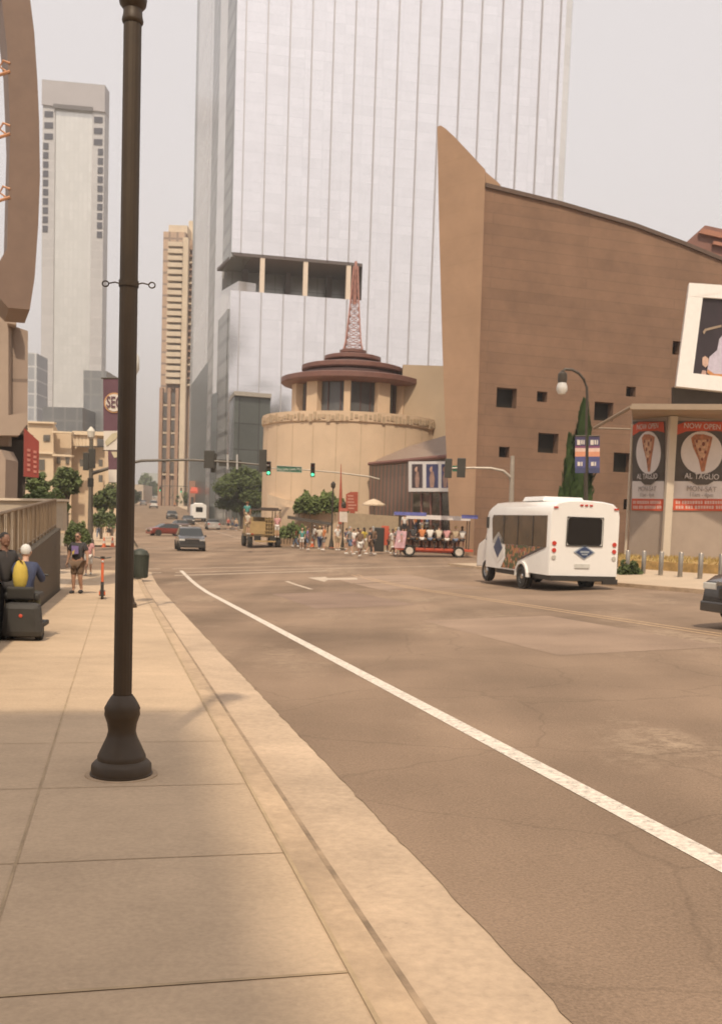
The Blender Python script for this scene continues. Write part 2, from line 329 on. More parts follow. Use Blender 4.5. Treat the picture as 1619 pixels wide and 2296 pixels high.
def ground_details():
    rn = random.Random(21)
    # ragged asphalt lip over the gutter edge
    mb = MB(); prev = None; s_ = -6.0
    while s_ < 49:
        row = []
        for t_ in (T_GUT1 - .002 - .02 * rn.random() ** 2, T_GUT1 + .09): x, y = st(s_, t_); row.append((x, y, T(x, y) + ROAD + .011))
        if prev: mb.add([prev[0], prev[1], row[1], row[0]], [(0, 1, 2, 3)])
        prev = row; s_ += .07 + .12 * rn.random() if s_ < 14 else .5
    tag(mb.build('asphalt_edge', asphalt), None, None, kind='structure')
    # worn turn arrow beyond the stop line
    fp = mat('faded road paint', (.5, .4, .3)); mb = MB(); pts = [(690, 1296), (730, 1294), (735, 1297), (800, 1296), (802, 1300), (735, 1301), (728, 1305)]
    L = [G(a, b, ROAD) for a, b in pts]; mb.add([(w.x, w.y, T(w.x, w.y) + ROAD + .008) for w in L], [tuple(range(7))]); tag(mb.build('arrow_marking', fp), None, None, kind='structure')
    for k, (a, b, c_, d) in enumerate(((26, 34, 5.2, 8.0), (14, 21, 6.6, 9.6), (33, 43, 9.2, 12.8), (8.5, 13, 9.5, 12.5))):
        col = ((.245, .17, .125), (.30, .212, .15), (.31, .222, .16), (.25, .175, .128))[k]; grid_sheet('road_patch', cells(rng(a, b, 1.5), rng(c_, d, 1.3)), lambda x, y: T(x, y) + ROAD + .0025, mat('asphalt patch %d' % k, col, var=.34, scale=42, scale2=.5, bump=.5, rough=.95, spec=.2))
    # tar seams across the lanes
    mb = MB(); a, b = G(930, 1378, ROAD), G(1345, 1478, ROAD); sa, ta = to_st(a.x, a.y); sb, tb = to_st(b.x, b.y); n = 40; prev = None; w = 0
    for i in range(n + 1):
        f = i / n; w += rn.uniform(-.03, .03); row = []
        for k in (-1, 1): x, y = st(sa + (sb - sa) * f + w + k * .035, ta + (tb - ta) * f); row.append((x, y, T(x, y) + ROAD + .007))
        if prev: mb.add([prev[0], prev[1], row[1], row[0]], [(0, 1, 2, 3)])
        prev = row
    tag(mb.build('tar_seam', mat('tar', (.19, .125, .09), var=.3, scale=4)), None, None, kind='structure')
ground_details()
# ------------------------------------------------------------------ world, sun, camera
SUN_AZ = Vector((-.03, -.9995)); SUN_EL = R(53)
def world():
    w = bpy.data.worlds.new('World'); SC.world = w; w.use_nodes = True; nt = w.node_tree; bg = nt.nodes['Background']
    sk = nt.nodes.new('ShaderNodeTexSky'); sk.sky_type = 'NISHITA'; sk.sun_disc = False; sk.sun_elevation = SUN_EL
    sk.sun_rotation = math.atan2(SUN_AZ.x, SUN_AZ.y); sk.air_density = 1.2; sk.dust_density = 4.0; sk.ozone_density = 1
    hs = nt.nodes.new('ShaderNodeHueSaturation'); hs.inputs['Saturation'].default_value = .12; hs.inputs['Value'].default_value = 1.0
    gm = nt.nodes.new('ShaderNodeMix'); gm.data_type = 'RGBA'; gm.blend_type = 'MULTIPLY'; gm.inputs['Factor'].default_value = 1; gm.inputs['B'].default_value = (1.0, .955, .955, 1)
    # thin high overcast evens the sky out
    ov = nt.nodes.new('ShaderNodeMix'); ov.data_type = 'RGBA'; ov.inputs['Factor'].default_value = .72; ov.inputs['B'].default_value = (5.9, 5.85, 5.9, 1)
    L = nt.links.new; L(sk.outputs[0], hs.inputs['Color']); L(hs.outputs[0], ov.inputs['A']); L(ov.outputs['Result'], gm.inputs['A']); L(gm.outputs['Result'], bg.inputs[0]); bg.inputs[1].default_value = SKY_STR
SKY_STR = .1
world()
sl = bpy.data.lights.new('sun', 'SUN'); sl.energy = 2.45; sl.angle = R(1.6); sl.color = (1, .85, .66)
so = bpy.data.objects.new('sun', sl); COL.objects.link(so)
so.rotation_euler = Vector((-SUN_AZ.x * math.cos(SUN_EL), -SUN_AZ.y * math.cos(SUN_EL), -math.sin(SUN_EL))).to_track_quat('-Z', 'Y').to_euler()
cd = bpy.data.cameras.new('camera'); co = bpy.data.objects.new('camera', cd); COL.objects.link(co); SC.camera = co
cd.sensor_fit = 'VERTICAL'; cd.sensor_height = 36; cd.lens = 36 * F / 2296; cd.shift_y = OFF / 2296; cd.clip_end = 9000; cd.clip_start = .05
cd.dof.use_dof = True; cd.dof.focus_distance = 3.4; cd.dof.aperture_fstop = 7.5
M = Matrix((_r, _u, -_f)).transposed().to_4x4(); M.translation = CAM; co.matrix_world = M
SC.view_settings.view_transform = 'Standard'; SC.view_settings.look = 'None'; SC.view_settings.exposure = .79; SC.view_settings.gamma = 1
SC.cycles.volume_bounces = 0; SC.cycles.max_bounces = 6; SC.cycles.volume_step_rate = 4
def haze():
    mb = MB(); x0, x1, y0, y1, z0, z1 = -4100, 4100, -1100, 5300, -4, 330
    mb.box(((x0 + x1) / 2, (y0 + y1) / 2, (z0 + z1) / 2), (x1 - x0, y1 - y0, z1 - z0))
    m = bpy.data.materials.new('haze'); m.use_nodes = True; nt = m.node_tree; nt.nodes.remove(nt.nodes['Principled BSDF'])
    v = nt.nodes.new('ShaderNodeVolumePrincipled'); v.inputs['Color'].default_value = (.93, .9, .88, 1); v.inputs['Density'].default_value = .0006
    nt.links.new(v.outputs[0], nt.nodes['Material Output'].inputs['Volume']); tag(mb.build('haze', m), None, None, kind='stuff')
haze()
# ------------------------------------------------------------------ building helpers
def facade(mb, A, D, quad_px):
    return [(A[0] + D[0] * u, A[1] + D[1] * u, z) for u, z in (on_plane(px, py, A, D) for px, py in quad_px)]
def wall_with_holes(mb, A, D, u0, u1, z0, top, holes):
    """vertical wall; top(u) gives its height; holes=(ua,ub,za,zb) stay open"""
    us = sorted(set([u0, u1] + [h[0] for h in holes] + [h[1] for h in holes])); zm = max(h[3] for h in holes) + .2
    zs = sorted(set([z0, zm] + [h[2] for h in holes] + [h[3] for h in holes]))
    Pn = lambda u, z: (A[0] + D[0] * u, A[1] + D[1] * u, z)
    for a, b in zip(us, us[1:]):
        if b - a < 1e-4: continue
        for c, d in zip(zs, zs[1:]):
            mu, mz = (a + b) / 2, (c + d) / 2
            if any(h[0] < mu < h[1] and h[2] < mz < h[3] for h in holes): continue
            mb.add([Pn(a, c), Pn(b, c), Pn(b, d), Pn(a, d)], [(0, 1, 2, 3)])
        mb.add([Pn(a, zm), Pn(b, zm), Pn(b, top(b)), Pn(a, top(a))], [(0, 1, 2, 3)])
def poly_block(mb, pts, z0, z1, cap=True):
    n = len(pts); vs = [(p[0], p[1], z0) for p in pts] + [(p[0], p[1], z1) for p in pts]
    fs = [(i, (i + 1) % n, (i + 1) % n + n, i + n) for i in range(n)]
    if cap: fs += [tuple(range(n - 1, -1, -1)), tuple(range(n, 2 * n))]
    mb.add(vs, fs)
def xat(px, Y, py=1160): return P(px, py, Y).x
# ------------------------------------------------------------------ glass hotel tower
def glass_tower():
    A = (xat(526, 160, 300), 160.); B = (xat(1256, 171, 300), 171.); D = Vector((B[0] - A[0], B[1] - A[1])); W = D.length; D.normalize(); N = Vector((D.y, -D.x)); back = -N
    t = thing('glass_tower', 'very tall pale glass hotel tower with thin vertical fins and an open terrace notch', 'tower', (0, 0, 0))
    gl = wallmat('tower glass', (.87, .85, .855), D, 3.12, 1.5, .035, (.79, .775, .78), rough=.08, metal=.9, var=.03, vary=.022, bump=.10, offset=0)
    pier = wallmat('tower pale pier', (.70, .69, .68), D, 9, 3.0, .05, (.60, .59, .58), rough=.25, metal=.5, var=.04)
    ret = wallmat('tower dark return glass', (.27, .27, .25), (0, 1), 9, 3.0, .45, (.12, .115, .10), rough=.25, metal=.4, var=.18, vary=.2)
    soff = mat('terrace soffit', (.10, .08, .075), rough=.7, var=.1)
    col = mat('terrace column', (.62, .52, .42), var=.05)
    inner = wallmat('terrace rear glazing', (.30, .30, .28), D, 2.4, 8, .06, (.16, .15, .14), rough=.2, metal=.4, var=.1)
    def on(u, d, z): return (A[0] + D.x * u + back.x * d, A[1] + D.y * u + back.y * d, z)
    zt = 130.; 
    zc = on_plane(600, 572, A, D)[1]; zf = on_plane(600, 657, A, D)[1]; ur = on_plane(812, 620, A, D)[0]
    rec = 10.0
    mb = MB()
    def blk(u0, u1, z0, z1, d0=0., d1=24.):
        mb.add([on(u0, d0, z0), on(u1, d0, z0), on(u1, d1, z0), on(u0, d1, z0), on(u0, d0, z1), on(u1, d0, z1), on(u1, d1, z1), on(u0, d1, z1)],
               [(0, 1, 5, 4), (1, 2, 6, 5), (2, 3, 7, 6), (3, 0, 4, 7), (4, 5, 6, 7), (3, 2, 1, 0)])
    blk(0, W, -3, zf); blk(ur, W, zf, zc); blk(0, W, zc, zt)
    mb.build('curtain_wall', gl, t)
    # rounded right-hand end
    mb = MB(); pts = [on(W, .02, 0), on(W + 1.2, .5, 0), on(W + 2.0, 2.2, 0), on(W + 2.0, 20, 0), on(W, 20, 0)]
    poly_block(mb, pts, -3, zt - .02); mb.build('corner_pier', pier, t)
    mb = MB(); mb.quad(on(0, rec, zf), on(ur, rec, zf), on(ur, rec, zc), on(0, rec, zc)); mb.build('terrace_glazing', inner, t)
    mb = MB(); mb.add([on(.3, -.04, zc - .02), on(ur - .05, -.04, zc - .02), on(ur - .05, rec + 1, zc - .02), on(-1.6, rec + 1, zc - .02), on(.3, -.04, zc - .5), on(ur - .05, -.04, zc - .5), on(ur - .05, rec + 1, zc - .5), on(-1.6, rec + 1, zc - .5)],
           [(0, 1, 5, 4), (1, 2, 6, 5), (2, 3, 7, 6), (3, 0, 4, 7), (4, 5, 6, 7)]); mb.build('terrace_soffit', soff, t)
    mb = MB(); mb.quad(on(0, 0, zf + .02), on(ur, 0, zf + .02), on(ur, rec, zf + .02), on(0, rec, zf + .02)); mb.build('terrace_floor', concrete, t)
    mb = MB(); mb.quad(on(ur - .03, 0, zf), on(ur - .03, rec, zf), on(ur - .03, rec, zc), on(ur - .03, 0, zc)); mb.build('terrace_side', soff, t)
    for px in (588.5, 685.5, 782):
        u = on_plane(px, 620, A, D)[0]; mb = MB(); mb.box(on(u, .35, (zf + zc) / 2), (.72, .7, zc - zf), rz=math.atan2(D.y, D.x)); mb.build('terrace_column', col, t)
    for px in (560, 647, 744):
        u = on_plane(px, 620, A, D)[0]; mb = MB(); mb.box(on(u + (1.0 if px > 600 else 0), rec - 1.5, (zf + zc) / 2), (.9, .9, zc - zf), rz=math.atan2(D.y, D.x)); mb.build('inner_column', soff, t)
    # vertical fins
    fin = mat('tower fin', (.42, .405, .415), rough=.5, metal=.5, var=.05)
    xs = [548, 597, 647, 696, 744, 792, 840, 888, 935, 982, 1027, 1072, 1118, 1160, 1205, 1247]; proto = {}
    for i, px in enumerate(xs):
        u = on_plane(px, 250, A, D)[0]
        segs = [(zc, zt), (-3, zf)] if u < ur else [(-3, zt)]
        for z0, z1 in segs:
            mb = MB(); mb.box(on(u, -.16, (z0 + z1) / 2), (.15, .32, z1 - z0), rz=math.atan2(D.y, D.x)); mb.build('mullion', fin, t)
    # stepped left flank: pale piers and dark returns
    def seg(p0, p1, m, nm, z0=-3., z1=zt):
        mb = MB(); d = Vector((p1[0] - p0[0], p1[1] - p0[1])); bk = Vector((d.y, -d.x)); bk = -bk if bk.y < 0 else bk; bk.normalize(); bk *= 3
        poly_block(mb, [p0, p1, (p1[0] + bk.x, p1[1] + bk.y), (p0[0] + bk.x, p0[1] + bk.y)], z0, z1); return mb.build(nm, m, t)
    q = lambda px, Y: (xat(px, Y, 300), Y)
    seg(q(526, 160.3), q(506, 170), ret, 'return_or_reflection', -3, zf - 3); seg(q(526, 160.3), q(506, 170), ret, 'return_or_reflection', zc - .6, zt)
    seg(q(543, 164), q(505, 171.5), pier, 'pale_pier', zf - 3, zc - 3.5)
    seg(q(520, 162.6), q(499, 172.5), ret, 'return_or_reflection', -3, P(508, 705, 167).z)  # dark strip shaped as a slim tower's reflection in the flank
    seg(q(506, 171.6), q(490, 176), pier, 'pale_pier'); seg(q(490, 176.1), q(476, 192), ret, 'return_or_reflection'); seg(q(476, 192), q(443, 226), pier, 'pale_pier')
    mb = MB(); poly_block(mb, [q(443, 226.1), q(437.5, 236), q(437.5, 260), q(560, 260), q(540, 185)], -3, zt - .3); mb.build('rear_wing', ret, t)
    refl = wallmat('dark city reflection glass', (.105, .115, .105), D, 3.12, 4.0, .10, (.05, .05, .045), rough=.3, metal=.3, var=.15, vary=.2)  # dark glass for added volumes standing in for the reflected city
    seg(q(480, 188), q(441, 224), refl, 'lower_reflection', -2, P(460, 838, 206).z); seg(q(508, 169.5), q(488, 175.5), refl, 'lower_reflection', -2, P(498, 880, 172).z)
    g3 = lambda px, Y: (xat(px, Y, 1000), Y); mb = MB(); poly_block(mb, [g3(604, 157), g3(524, 155), g3(482, 196), g3(474, 215), g3(600, 215)], -2, P(540, 884, 156).z); mb.build('city_reflection', refl, t)  # block added to carry the dark reflection at the tower foot
    mb = MB(); poly_block(mb, [g3(606, 156.4), g3(523, 154.4), g3(481, 195), g3(600, 200)], P(540, 889, 156).z, P(540, 880, 156).z); mb.build('city_reflection_rim', mat('city reflection rim', (.30, .27, .23)), t)
    return t
glass_tower()
# ------------------------------------------------------------------ white tower with window columns
def white_tower():
    Y = 420.; x0, x1 = xat(97, Y, 240), xat(236, Y, 240); z = lambda py: P(165, py, Y).z
    t = thing('office_tower', 'tall cream tower with grey crown and columns of small dark corner windows', 'tower', (0, 0, 0))
    D = (1, 0)
    gl = wallmat('cream curtain glass', (.66, .645, .60), D, 1.9, 3.9, .18, (.60, .585, .545), rough=.22, metal=.55, var=.04)
    band = wallmat('pale corner cladding', (.42, .41, .41), D, 30, 3.9, .2, (.47, .455, .45), rough=.7, var=.06)
    crown = mat('louvred crown', (.36, .34, .345), rough=.8, var=.06, scale=.3); dk = mat('dark window glass', (.06, .06, .075), rough=.2, var=0)
    w = x1 - x0; c = (x0 + x1) / 2; d = 7.
    mb = MB(); mb.box((c, Y + d / 2 + .6, (z(240) - 3) / 2), (w * .62, d, z(240) + 3)); mb.build('curtain_wall', gl, t)
    for k in (-1, 1):
        mb = MB(); mb.box((c + k * w * .40, Y + d / 2, (z(238) - 3) / 2), (w * .2, d, z(238) + 3)); o = mb.build('corner_band', band, t)
    mb = MB(); poly = [(x0 - .2, Y - .8, z(238)), (x1 + .2, Y - .8, z(250)), (x1 + .2, Y - .8, z(190)), (x0 - .2, Y - .8, z(182))]; mb.prism(poly, (0, d, 0)); mb.build('crown', crown, t)
    mb = MB(); mb.box((c, Y - .9, z(243)), (w * .64, .5, 1.6), ry=R(3)); mb.build('cornice', mat('dark cornice line', (.12, .11, .11)), t)  # thin dark line under the crown
    for k, px0 in ((-1, 0), (1, 0)):
        for i in range(13):
            big = i < 3; py = 258 + i * 21.2 + (k > 0) * 8
            if i >= 3: py = 330 + (i - 3) * 20.6 + (k > 0) * 9
            if i < 3: py = 258 + i * 25 + (k > 0) * 9
            mb = MB(); cx = c + k * w * .40 + (0 if big else (-k * -.012 * w))
            mb.box((cx + (-.03 * w if not big and k < 0 else .03 * w if not big else 0), Y - .05, z(py)), (w * (.14 if big else .085), .4, 2.3 if big else 2.5)); mb.build('window', dk, t)
    return t
white_tower()
# ------------------------------------------------------------------ apartment tower with stacked balconies
def apartment():
    Y = 300.; t = thing('apartment_tower', 'tan apartment tower with a tall stack of balconies beside the glass tower', 'apartment building', (0, 0, 0))
    z = lambda py: P(400, py, Y).z; x = lambda px: xat(px, Y, 700)
    wm = wallmat('apartment wall', (.46, .33, .24), (1, 0), 2.3, 3.3, .35, (.27, .20, .16), var=.1); cream = mat('cream render', (.58, .48, .36), var=.08, scale=.3)
    gl = mat('apartment glass', (.13, .115, .105), rough=.25, var=.2, scale=.4); br = mat('brick red frame', (.34, .21, .14), var=.15, scale=.5)
    mb = MB(); mb.box(((x(364) + x(414)) / 2, Y + 9, (z(520) - 3) / 2), (x(414) - x(364), 18, z(520) + 3)); mb.build('wall', wm, t)
    mb = MB(); mb.box(((x(416) + x(470)) / 2, Y + 12.2, (z(530) - 3) / 2), (x(470) - x(416), 18, z(530) + 3)); mb.build('wall', mat('apartment side', (.42, .29, .20), var=.15, scale=.3), t)
    mb = MB(); mb.box((x(392), Y + 8, z(512)), (x(412) - x(370), 10, 3.5)); mb.box((x(425), Y + 14, z(503)), (5, 8, 8)); mb.box((x(432), Y + 15, z(490)), (2, 4, 5)); mb.build('roof_housing', cream, t)
    mb = MB(); mb.box((x(416), Y - .6, (z(535) - 3) / 2), (1.6, 2, z(535) + 3)); mb.build('corner_pier', cream, t)
    n = 21; z0, z1 = z(862), z(540); h = (z1 - z0) / n
    for i in range(n):
        zz = z0 + i * h
        mb = MB(); mb.box((x(396), Y - .05, zz + h * .55), (x(410) - x(382), .5, h * .55)); w = mb.build('window', gl, t)
        mb = MB(); mb.box((x(394), Y - 1.1, zz + .15), (x(411) - x(378), 2.2, .45)); mb.box((x(394), Y - 2.15, zz + .75), (x(411) - x(379), .12, .8)); mb.build('balcony', cream, t)
        mb = MB(); mb.box((x(428), Y + 2.2, zz + .15), (x(436) - x(420), 2.4, .5)); mb.box((x(428), Y + 3.05, zz + h * .55), (x(434) - x(422), .4, h * .5)); mb.build('balcony', br if i % 3 else cream, t)
    for px in (368, 386, 404):
        mb = MB(); mb.box((x(px), Y - 1.0, (z(872) - 3) / 2), (1.0, 1.6, z(872) + 3)); mb.build('pier', br, t)
    for i in range(6):
        for px in (377, 395):
            mb = MB(); mb.box((x(px), Y - .35, z(893 + i * 31)), (1.9, .7, 3.0)); mb.build('window', gl, t)
        mb = MB(); mb.box((x(386), Y - .45, z(910 + i * 31)), (6.0, .9, .6)); mb.build('balcony', cream, t)
    return t
apartment()
# ------------------------------------------------------------------ museum
stoneL = None
def museum():
    t = thing('museum_building', 'brown stone museum with a tall pointed fin and scattered square windows', 'museum', (0, 0, 0))
    A = (xat(1087, 66, 416), 66.); D = Vector((.95, .312)); D.normalize(); E = Vector((-.70, .714)); E.normalize()
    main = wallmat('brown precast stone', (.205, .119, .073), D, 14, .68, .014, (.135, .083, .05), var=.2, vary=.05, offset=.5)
    tan = wallmat('tan precast stone', (.37, .232, .142), E, 20, 1.7, .02, (.34, .215, .125), var=.12, vary=.02)
    dk = mat('museum window glass', (.022, .018, .013), rough=.4, var=.2, scale=.7, spec=.15); trim = mat('bronze coping', (.13, .085, .06), rough=.5, metal=.3)
    tops = [on_plane(a, b, A, D) for a, b in ((1087, 416), (1255, 457), (1420, 505), (1530, 546), (1617, 582), (1760, 640))]
    def top(u):
        for (a, za), (b, zb) in zip(tops, tops[1:]):
            if u <= b: return za + (zb - za) * (u - a) / (b - a)
        return tops[-1][1]
    px = [(1114, 868, 1157, 916), (1204, 877, 1226, 902), (1404, 866, 1424, 890), (1333, 900, 1373, 945), (1207, 970, 1250, 1017), (1119, 1001, 1141, 1026), (1376, 1014, 1414, 1060), (1508, 764, 1523, 796), (1398, 1119, 1412, 1143)]
    H = []
    for a, b, c, d in px:
        u0, z1 = on_plane(a, b, A, D); u1, z0 = on_plane(c, d, A, D); s = ((u1 - u0) + (z1 - z0)) / 2 if c - a > 16 else u1 - u0
        H.append((u0, u1, z0, z1))
    mb = MB(); U1 = 30.
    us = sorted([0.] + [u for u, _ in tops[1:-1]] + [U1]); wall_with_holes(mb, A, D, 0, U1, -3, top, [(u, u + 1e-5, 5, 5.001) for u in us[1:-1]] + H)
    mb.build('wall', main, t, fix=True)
    on = lambda u, d, z: (A[0] + D.x * u - D.y * d, A[1] + D.y * u + D.x * d, z)
    for (u0, u1, z0, z1) in H:
        mb = MB(); r = .7
        for q in ([(u0, 0), (u0, r)], [(u1, r), (u1, 0)]): mb.quad(on(q[0][0], q[0][1], z0), on(q[1][0], q[1][1], z0), on(q[1][0], q[1][1], z1), on(q[0][0], q[0][1], z1))
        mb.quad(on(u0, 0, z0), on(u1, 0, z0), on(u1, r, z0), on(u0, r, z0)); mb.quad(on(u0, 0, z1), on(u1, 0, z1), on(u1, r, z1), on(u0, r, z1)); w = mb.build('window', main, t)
        mb = MB(); mb.quad(on(u0, r, z0), on(u1, r, z0), on(u1, r, z1), on(u0, r, z1)); mb.build('pane', dk, w)
    mb = MB()
    for (a, za), (b, zb) in zip(tops, tops[1:]): mb.prism([on(a, -.15, za - .12), on(b, -.15, zb - .12), on(b, -.15, zb + .14), on(a, -.15, za + .14)], (-D.y * .9, D.x * .9, 0))
    mb.build('coping', trim, t)
    mb = MB(); mb.add([on(tops[0][0] + 2, .75, top(2) - .3), on(U1, .75, top(U1) - .3), on(U1, 24, top(U1) - .3), on(12, 24, top(12) - .3)], [(0, 1, 2, 3)]); mb.add([on(U1, 0, -3), on(U1, 24, -3), on(U1, 24, top(U1)), on(U1, 0, top(U1))], [(0, 1, 2, 3)]); mb.build('roof', trim, t)
    # the pointed fin
    fp = [(980, 284), (988, 281), (1000, 289), (1020, 308), (1052, 342), (1088, 381), (1060, 1262), (1012, 1262), (1006, 1130), (998, 960), (991, 760), (984, 500)]
    pts = [(A[0] + E.x * u - .25 * D.x, A[1] + E.y * u - .25 * D.y, z) for u, z in (on_plane(a, b, (A[0] - .25 * D.x, A[1] - .25 * D.y), E) for a, b in fp)]
    mb = MB(); mb.prism(pts, (.35, 2.6, 0)); mb.build('fin', tan, t)
    mb = MB(); mb.prism([P(1080, 378, 67.6), P(1120, 412, 67.6), P(1124, 420, 67.6), P(1080, 430, 67.6)], (0, 1.5, 0)); mb.build('fin_return', tan, t)
    # low rear block seen over the rotunda
    pier = mat('rear stone', (.40, .30, .2), var=.08, scale=.4)
    mb = MB(); Yb = 92.; x0, x1 = xat(903, Yb, 830), xat(1060, Yb, 830); zt = P(950, 819, Yb).z; mb.box(((x0 + x1) / 2, Yb + 6, (zt - 3) / 2), (x1 - x0, 12, zt + 3)); mb.build('rear_block', pier, t)
    # red roof shape over the far right
    mb = MB(); Yr = 84.; q = lambda a, b, Y=Yr: P(a, b, Y)
    mb.prism([q(1530, 550), q(1580, 505), q(1720, 535), q(1720, 640)], (2, 9, 0)); mb.build('rear_roof', mat('red metal roof', (.22, .10, .07), rough=.5, var=.2, scale=.8), t)
    mb = MB(); mb.prism([q(1575, 512, 83.6), q(1720, 545, 83.6), q(1720, 556, 83.6), q(1567, 522, 83.6)], (0, .3, 0)); mb.prism([q(1600, 540, 83.6), q(1720, 566, 83.6), q(1720, 574, 83.6), q(1598, 547, 83.6)], (0, .3, 0)); mb.build('roof_seam', mat('orange roof seam', (.36, .16, .10)), t)
    # conservatory with slanting roof between drum and fin
    C0 = (xat(828, 86), 86.); C1 = (xat(1007, 70.5), 70.5); CD = Vector((C1[0] - C0[0], C1[1] - C0[1])); CD.normalize()
    red = wallmat('red brown glazing bars', (.115, .085, .075), CD, .85, 20, .14, (.27, .12, .085), rough=.35, var=.2)
    g = lambda a, b: (lambda uz: (C0[0] + CD.x * uz[0], C0[1] + CD.y * uz[0], uz[1]))(on_plane(a, b, C0, CD))
    mb = MB(); mb.quad(g(828, 1045), g(1007, 1030), g(1007, 1250), g(828, 1250)); mb.prism([g(828, 1250), g(828, 1045)] + [tuple(Vector(g(828, 1045)) + Vector((0, 12, 0))), tuple(Vector(g(828, 1250)) + Vector((0, 12, 0)))], (.1, 0, 0)); mb.build('conservatory_wall', red, t)
    e0, e1 = Vector(g(828, 1041)), Vector(g(1007, 1024)); 
    mb = MB(); r0, r1, r2 = P(832, 1036, 88), P(918, 1000, 84), P(1004, 975, 76)
    mb.add([e0 + Vector((0, -.4, 0)), e1 + Vector((0, -.4, 0)), r2, r1, r0], [(0, 1, 2, 3, 4)]); mb.add([r0, r1, r2, r2 + Vector((3, 12, -.4)), r1 + Vector((0, 10, -2)), r0 + Vector((0, 8, -1))], [(0, 1, 4, 5), (1, 2, 3, 4)])
    mb.build('conservatory_roof', mat('brown metal roof', (.27, .19, .14), rough=.6, var=.1), t)
    mb = MB(); mb.tube([e0 + Vector((0, -.5, 0)), e1 + Vector((0, -.5, 0))], .16, 6); mb.build('eave', mat('eave red', (.20, .09, .07)), t)
    mb = MB(); a, b = Vector(g(926, 1106)), Vector(g(1006, 1250)); mb.prism([g(926, 1106), g(1006, 1106), g(1006, 1250), g(926, 1250)], (0, -.08, 0)); ent = mb.build('entrance_glazing', mat('entrance glass', (.055, .045, .035), rough=.15, var=.3), t)
    for px_ in (945, 966, 988):
        mb = MB(); p, q2 = g(px_, 1106), g(px_, 1250); mb.tube([Vector(p) + Vector((0, -.15, 0)), Vector(q2) + Vector((0, -.15, 0))], .09, 4); mb.build('glazing_bar', mat('eave red', (.2, .09, .07)), ent)
    return t, A, D, C0, CD, g
MUS, MA, MD, C0, CD, CG = museum()
# three-part photograph on the conservatory
def side_poster():
    t = thing('poster_frame', 'white frame of three concert pictures on the red glazed museum front', 'poster', (0, 0, 0)); off = Vector((-.1, -.75, 0))
    wf = mat('white frame', (.78, .74, .69), var=.04); pics = mat('stage picture blue', (.06, .065, .16), var=.5, scale=1.3); pr = mat('stage picture dark', (.08, .055, .06), var=.5, scale=1.2)
    g = lambda a, b: tuple(Vector(CG(a, b)) + off)
    def bar(a, b, c, d, nm='frame', m=wf, th=.25): mb = MB(); mb.prism([g(a, b), g(c, b), g(c, d), g(a, d)], (.0, th, 0)); return mb.build(nm, m, t)
    bar(918, 1036, 1008, 1042); bar(918, 1095, 1008, 1103); bar(918, 1042, 925, 1095); bar(949, 1042, 957, 1095); bar(984, 1042, 991, 1095); 
    for a, b, m in ((925, 949, pr), (957, 984, pics), (991, 1008, pics)):
        o = bar(a, 1042, b, 1095, 'picture', m, .1)
    sk = mat('pictured figure', (.42, .26, .20), var=.3, scale=3)
    for cx, w in ((937, 5), (970, 6), (999, 5)):
        mb = MB(); c = [g(cx - w * .5, 1060), g(cx + w * .5, 1058), g(cx + w, 1075), g(cx + w * .6, 1094), g(cx - w * .7, 1094), g(cx - w, 1072)]; mb.prism([tuple(Vector(p) + Vector((0, -.03, 0))) for p in c], (0, .02, 0)); mb.ball(tuple(Vector(g(cx, 1054)) + Vector((0, -.03, 0))), .19, 8, (1, .1, 1.2)); mb.build('figure', sk, t)
side_poster()
def big_poster():
    t = thing('billboard', 'big white framed concert picture leaning out high on the brown stone wall', 'billboard', (0, 0, 0))
    Y0, Y1 = 61., 62.5
    g = lambda a, b, dy=0: P(a, b, (Y0 - .4 * (b - 870) / 235.) + (a - 1545) * .02 + dy)
    wf = mat('white frame', (.70, .66, .60)); bk = mat('picture night stage', (.028, .018, .022), var=.3, scale=.8)
    for q in ([(1545, 634), (1700, 645), (1700, 675), (1570, 666), (1541, 664)], [(1515, 866), (1700, 886), (1700, 853), (1519, 833)], [(1541, 664), (1575, 667), (1553, 838), (1519, 833)]):
        mb = MB(); mb.prism([g(*p) for p in q], (0.1, .6, 0)); mb.build('frame', wf, t)
    mb = MB(); mb.prism([g(*p, .25) for p in [(1568, 660), (1700, 668), (1700, 860), (1548, 842)]], (0, .2, 0)); mb.build('picture', bk, t)
    def sh(pts, c, nm, k=.2): mb = MB(); mb.prism([g(a, b, k) for a, b in pts], (0, .03, 0)); mb.build(nm, mat(nm + ' tone', c, var=.15), t)
    sh([(1612, 760), (1607, 785), (1590, 800), (1584, 835), (1600, 840), (1640, 842), (1640, 745), (1622, 748)], (.50, .45, .52), 'pictured_shirt')
    sh([(1574, 802), (1580, 798), (1588, 804), (1587, 818), (1581, 824), (1574, 818)], (.55, .36, .27), 'pictured_hand', .17)
    sh([(1569, 848), (1574, 830), (1582, 831), (1583, 849)], (.48, .30, .24), 'pictured_arm', .15)
    sh([(1575, 744), (1580, 737), (1617, 728), (1617, 733), (1582, 742), (1578, 750)], (.30, .22, .15), 'pictured_strap', .17)
    sh([(1584, 835), (1586, 828), (1600, 838), (1640, 840), (1640, 848), (1600, 848)], (.50, .22, .08), 'pictured_belt', .14)
    mb = MB(); mb.prism([g(1508, 868, 1.5), g(1700, 890, 1.5), g(1700, 925, 1.5), g(1508, 913, 1.5)], (0, .3, 0)); mb.build('frame_shadow_panel', mat('painted frame shadow', (.075, .058, .042), var=.1), t)  # dark panel stands in for the shadow cast below the frame
big_poster()
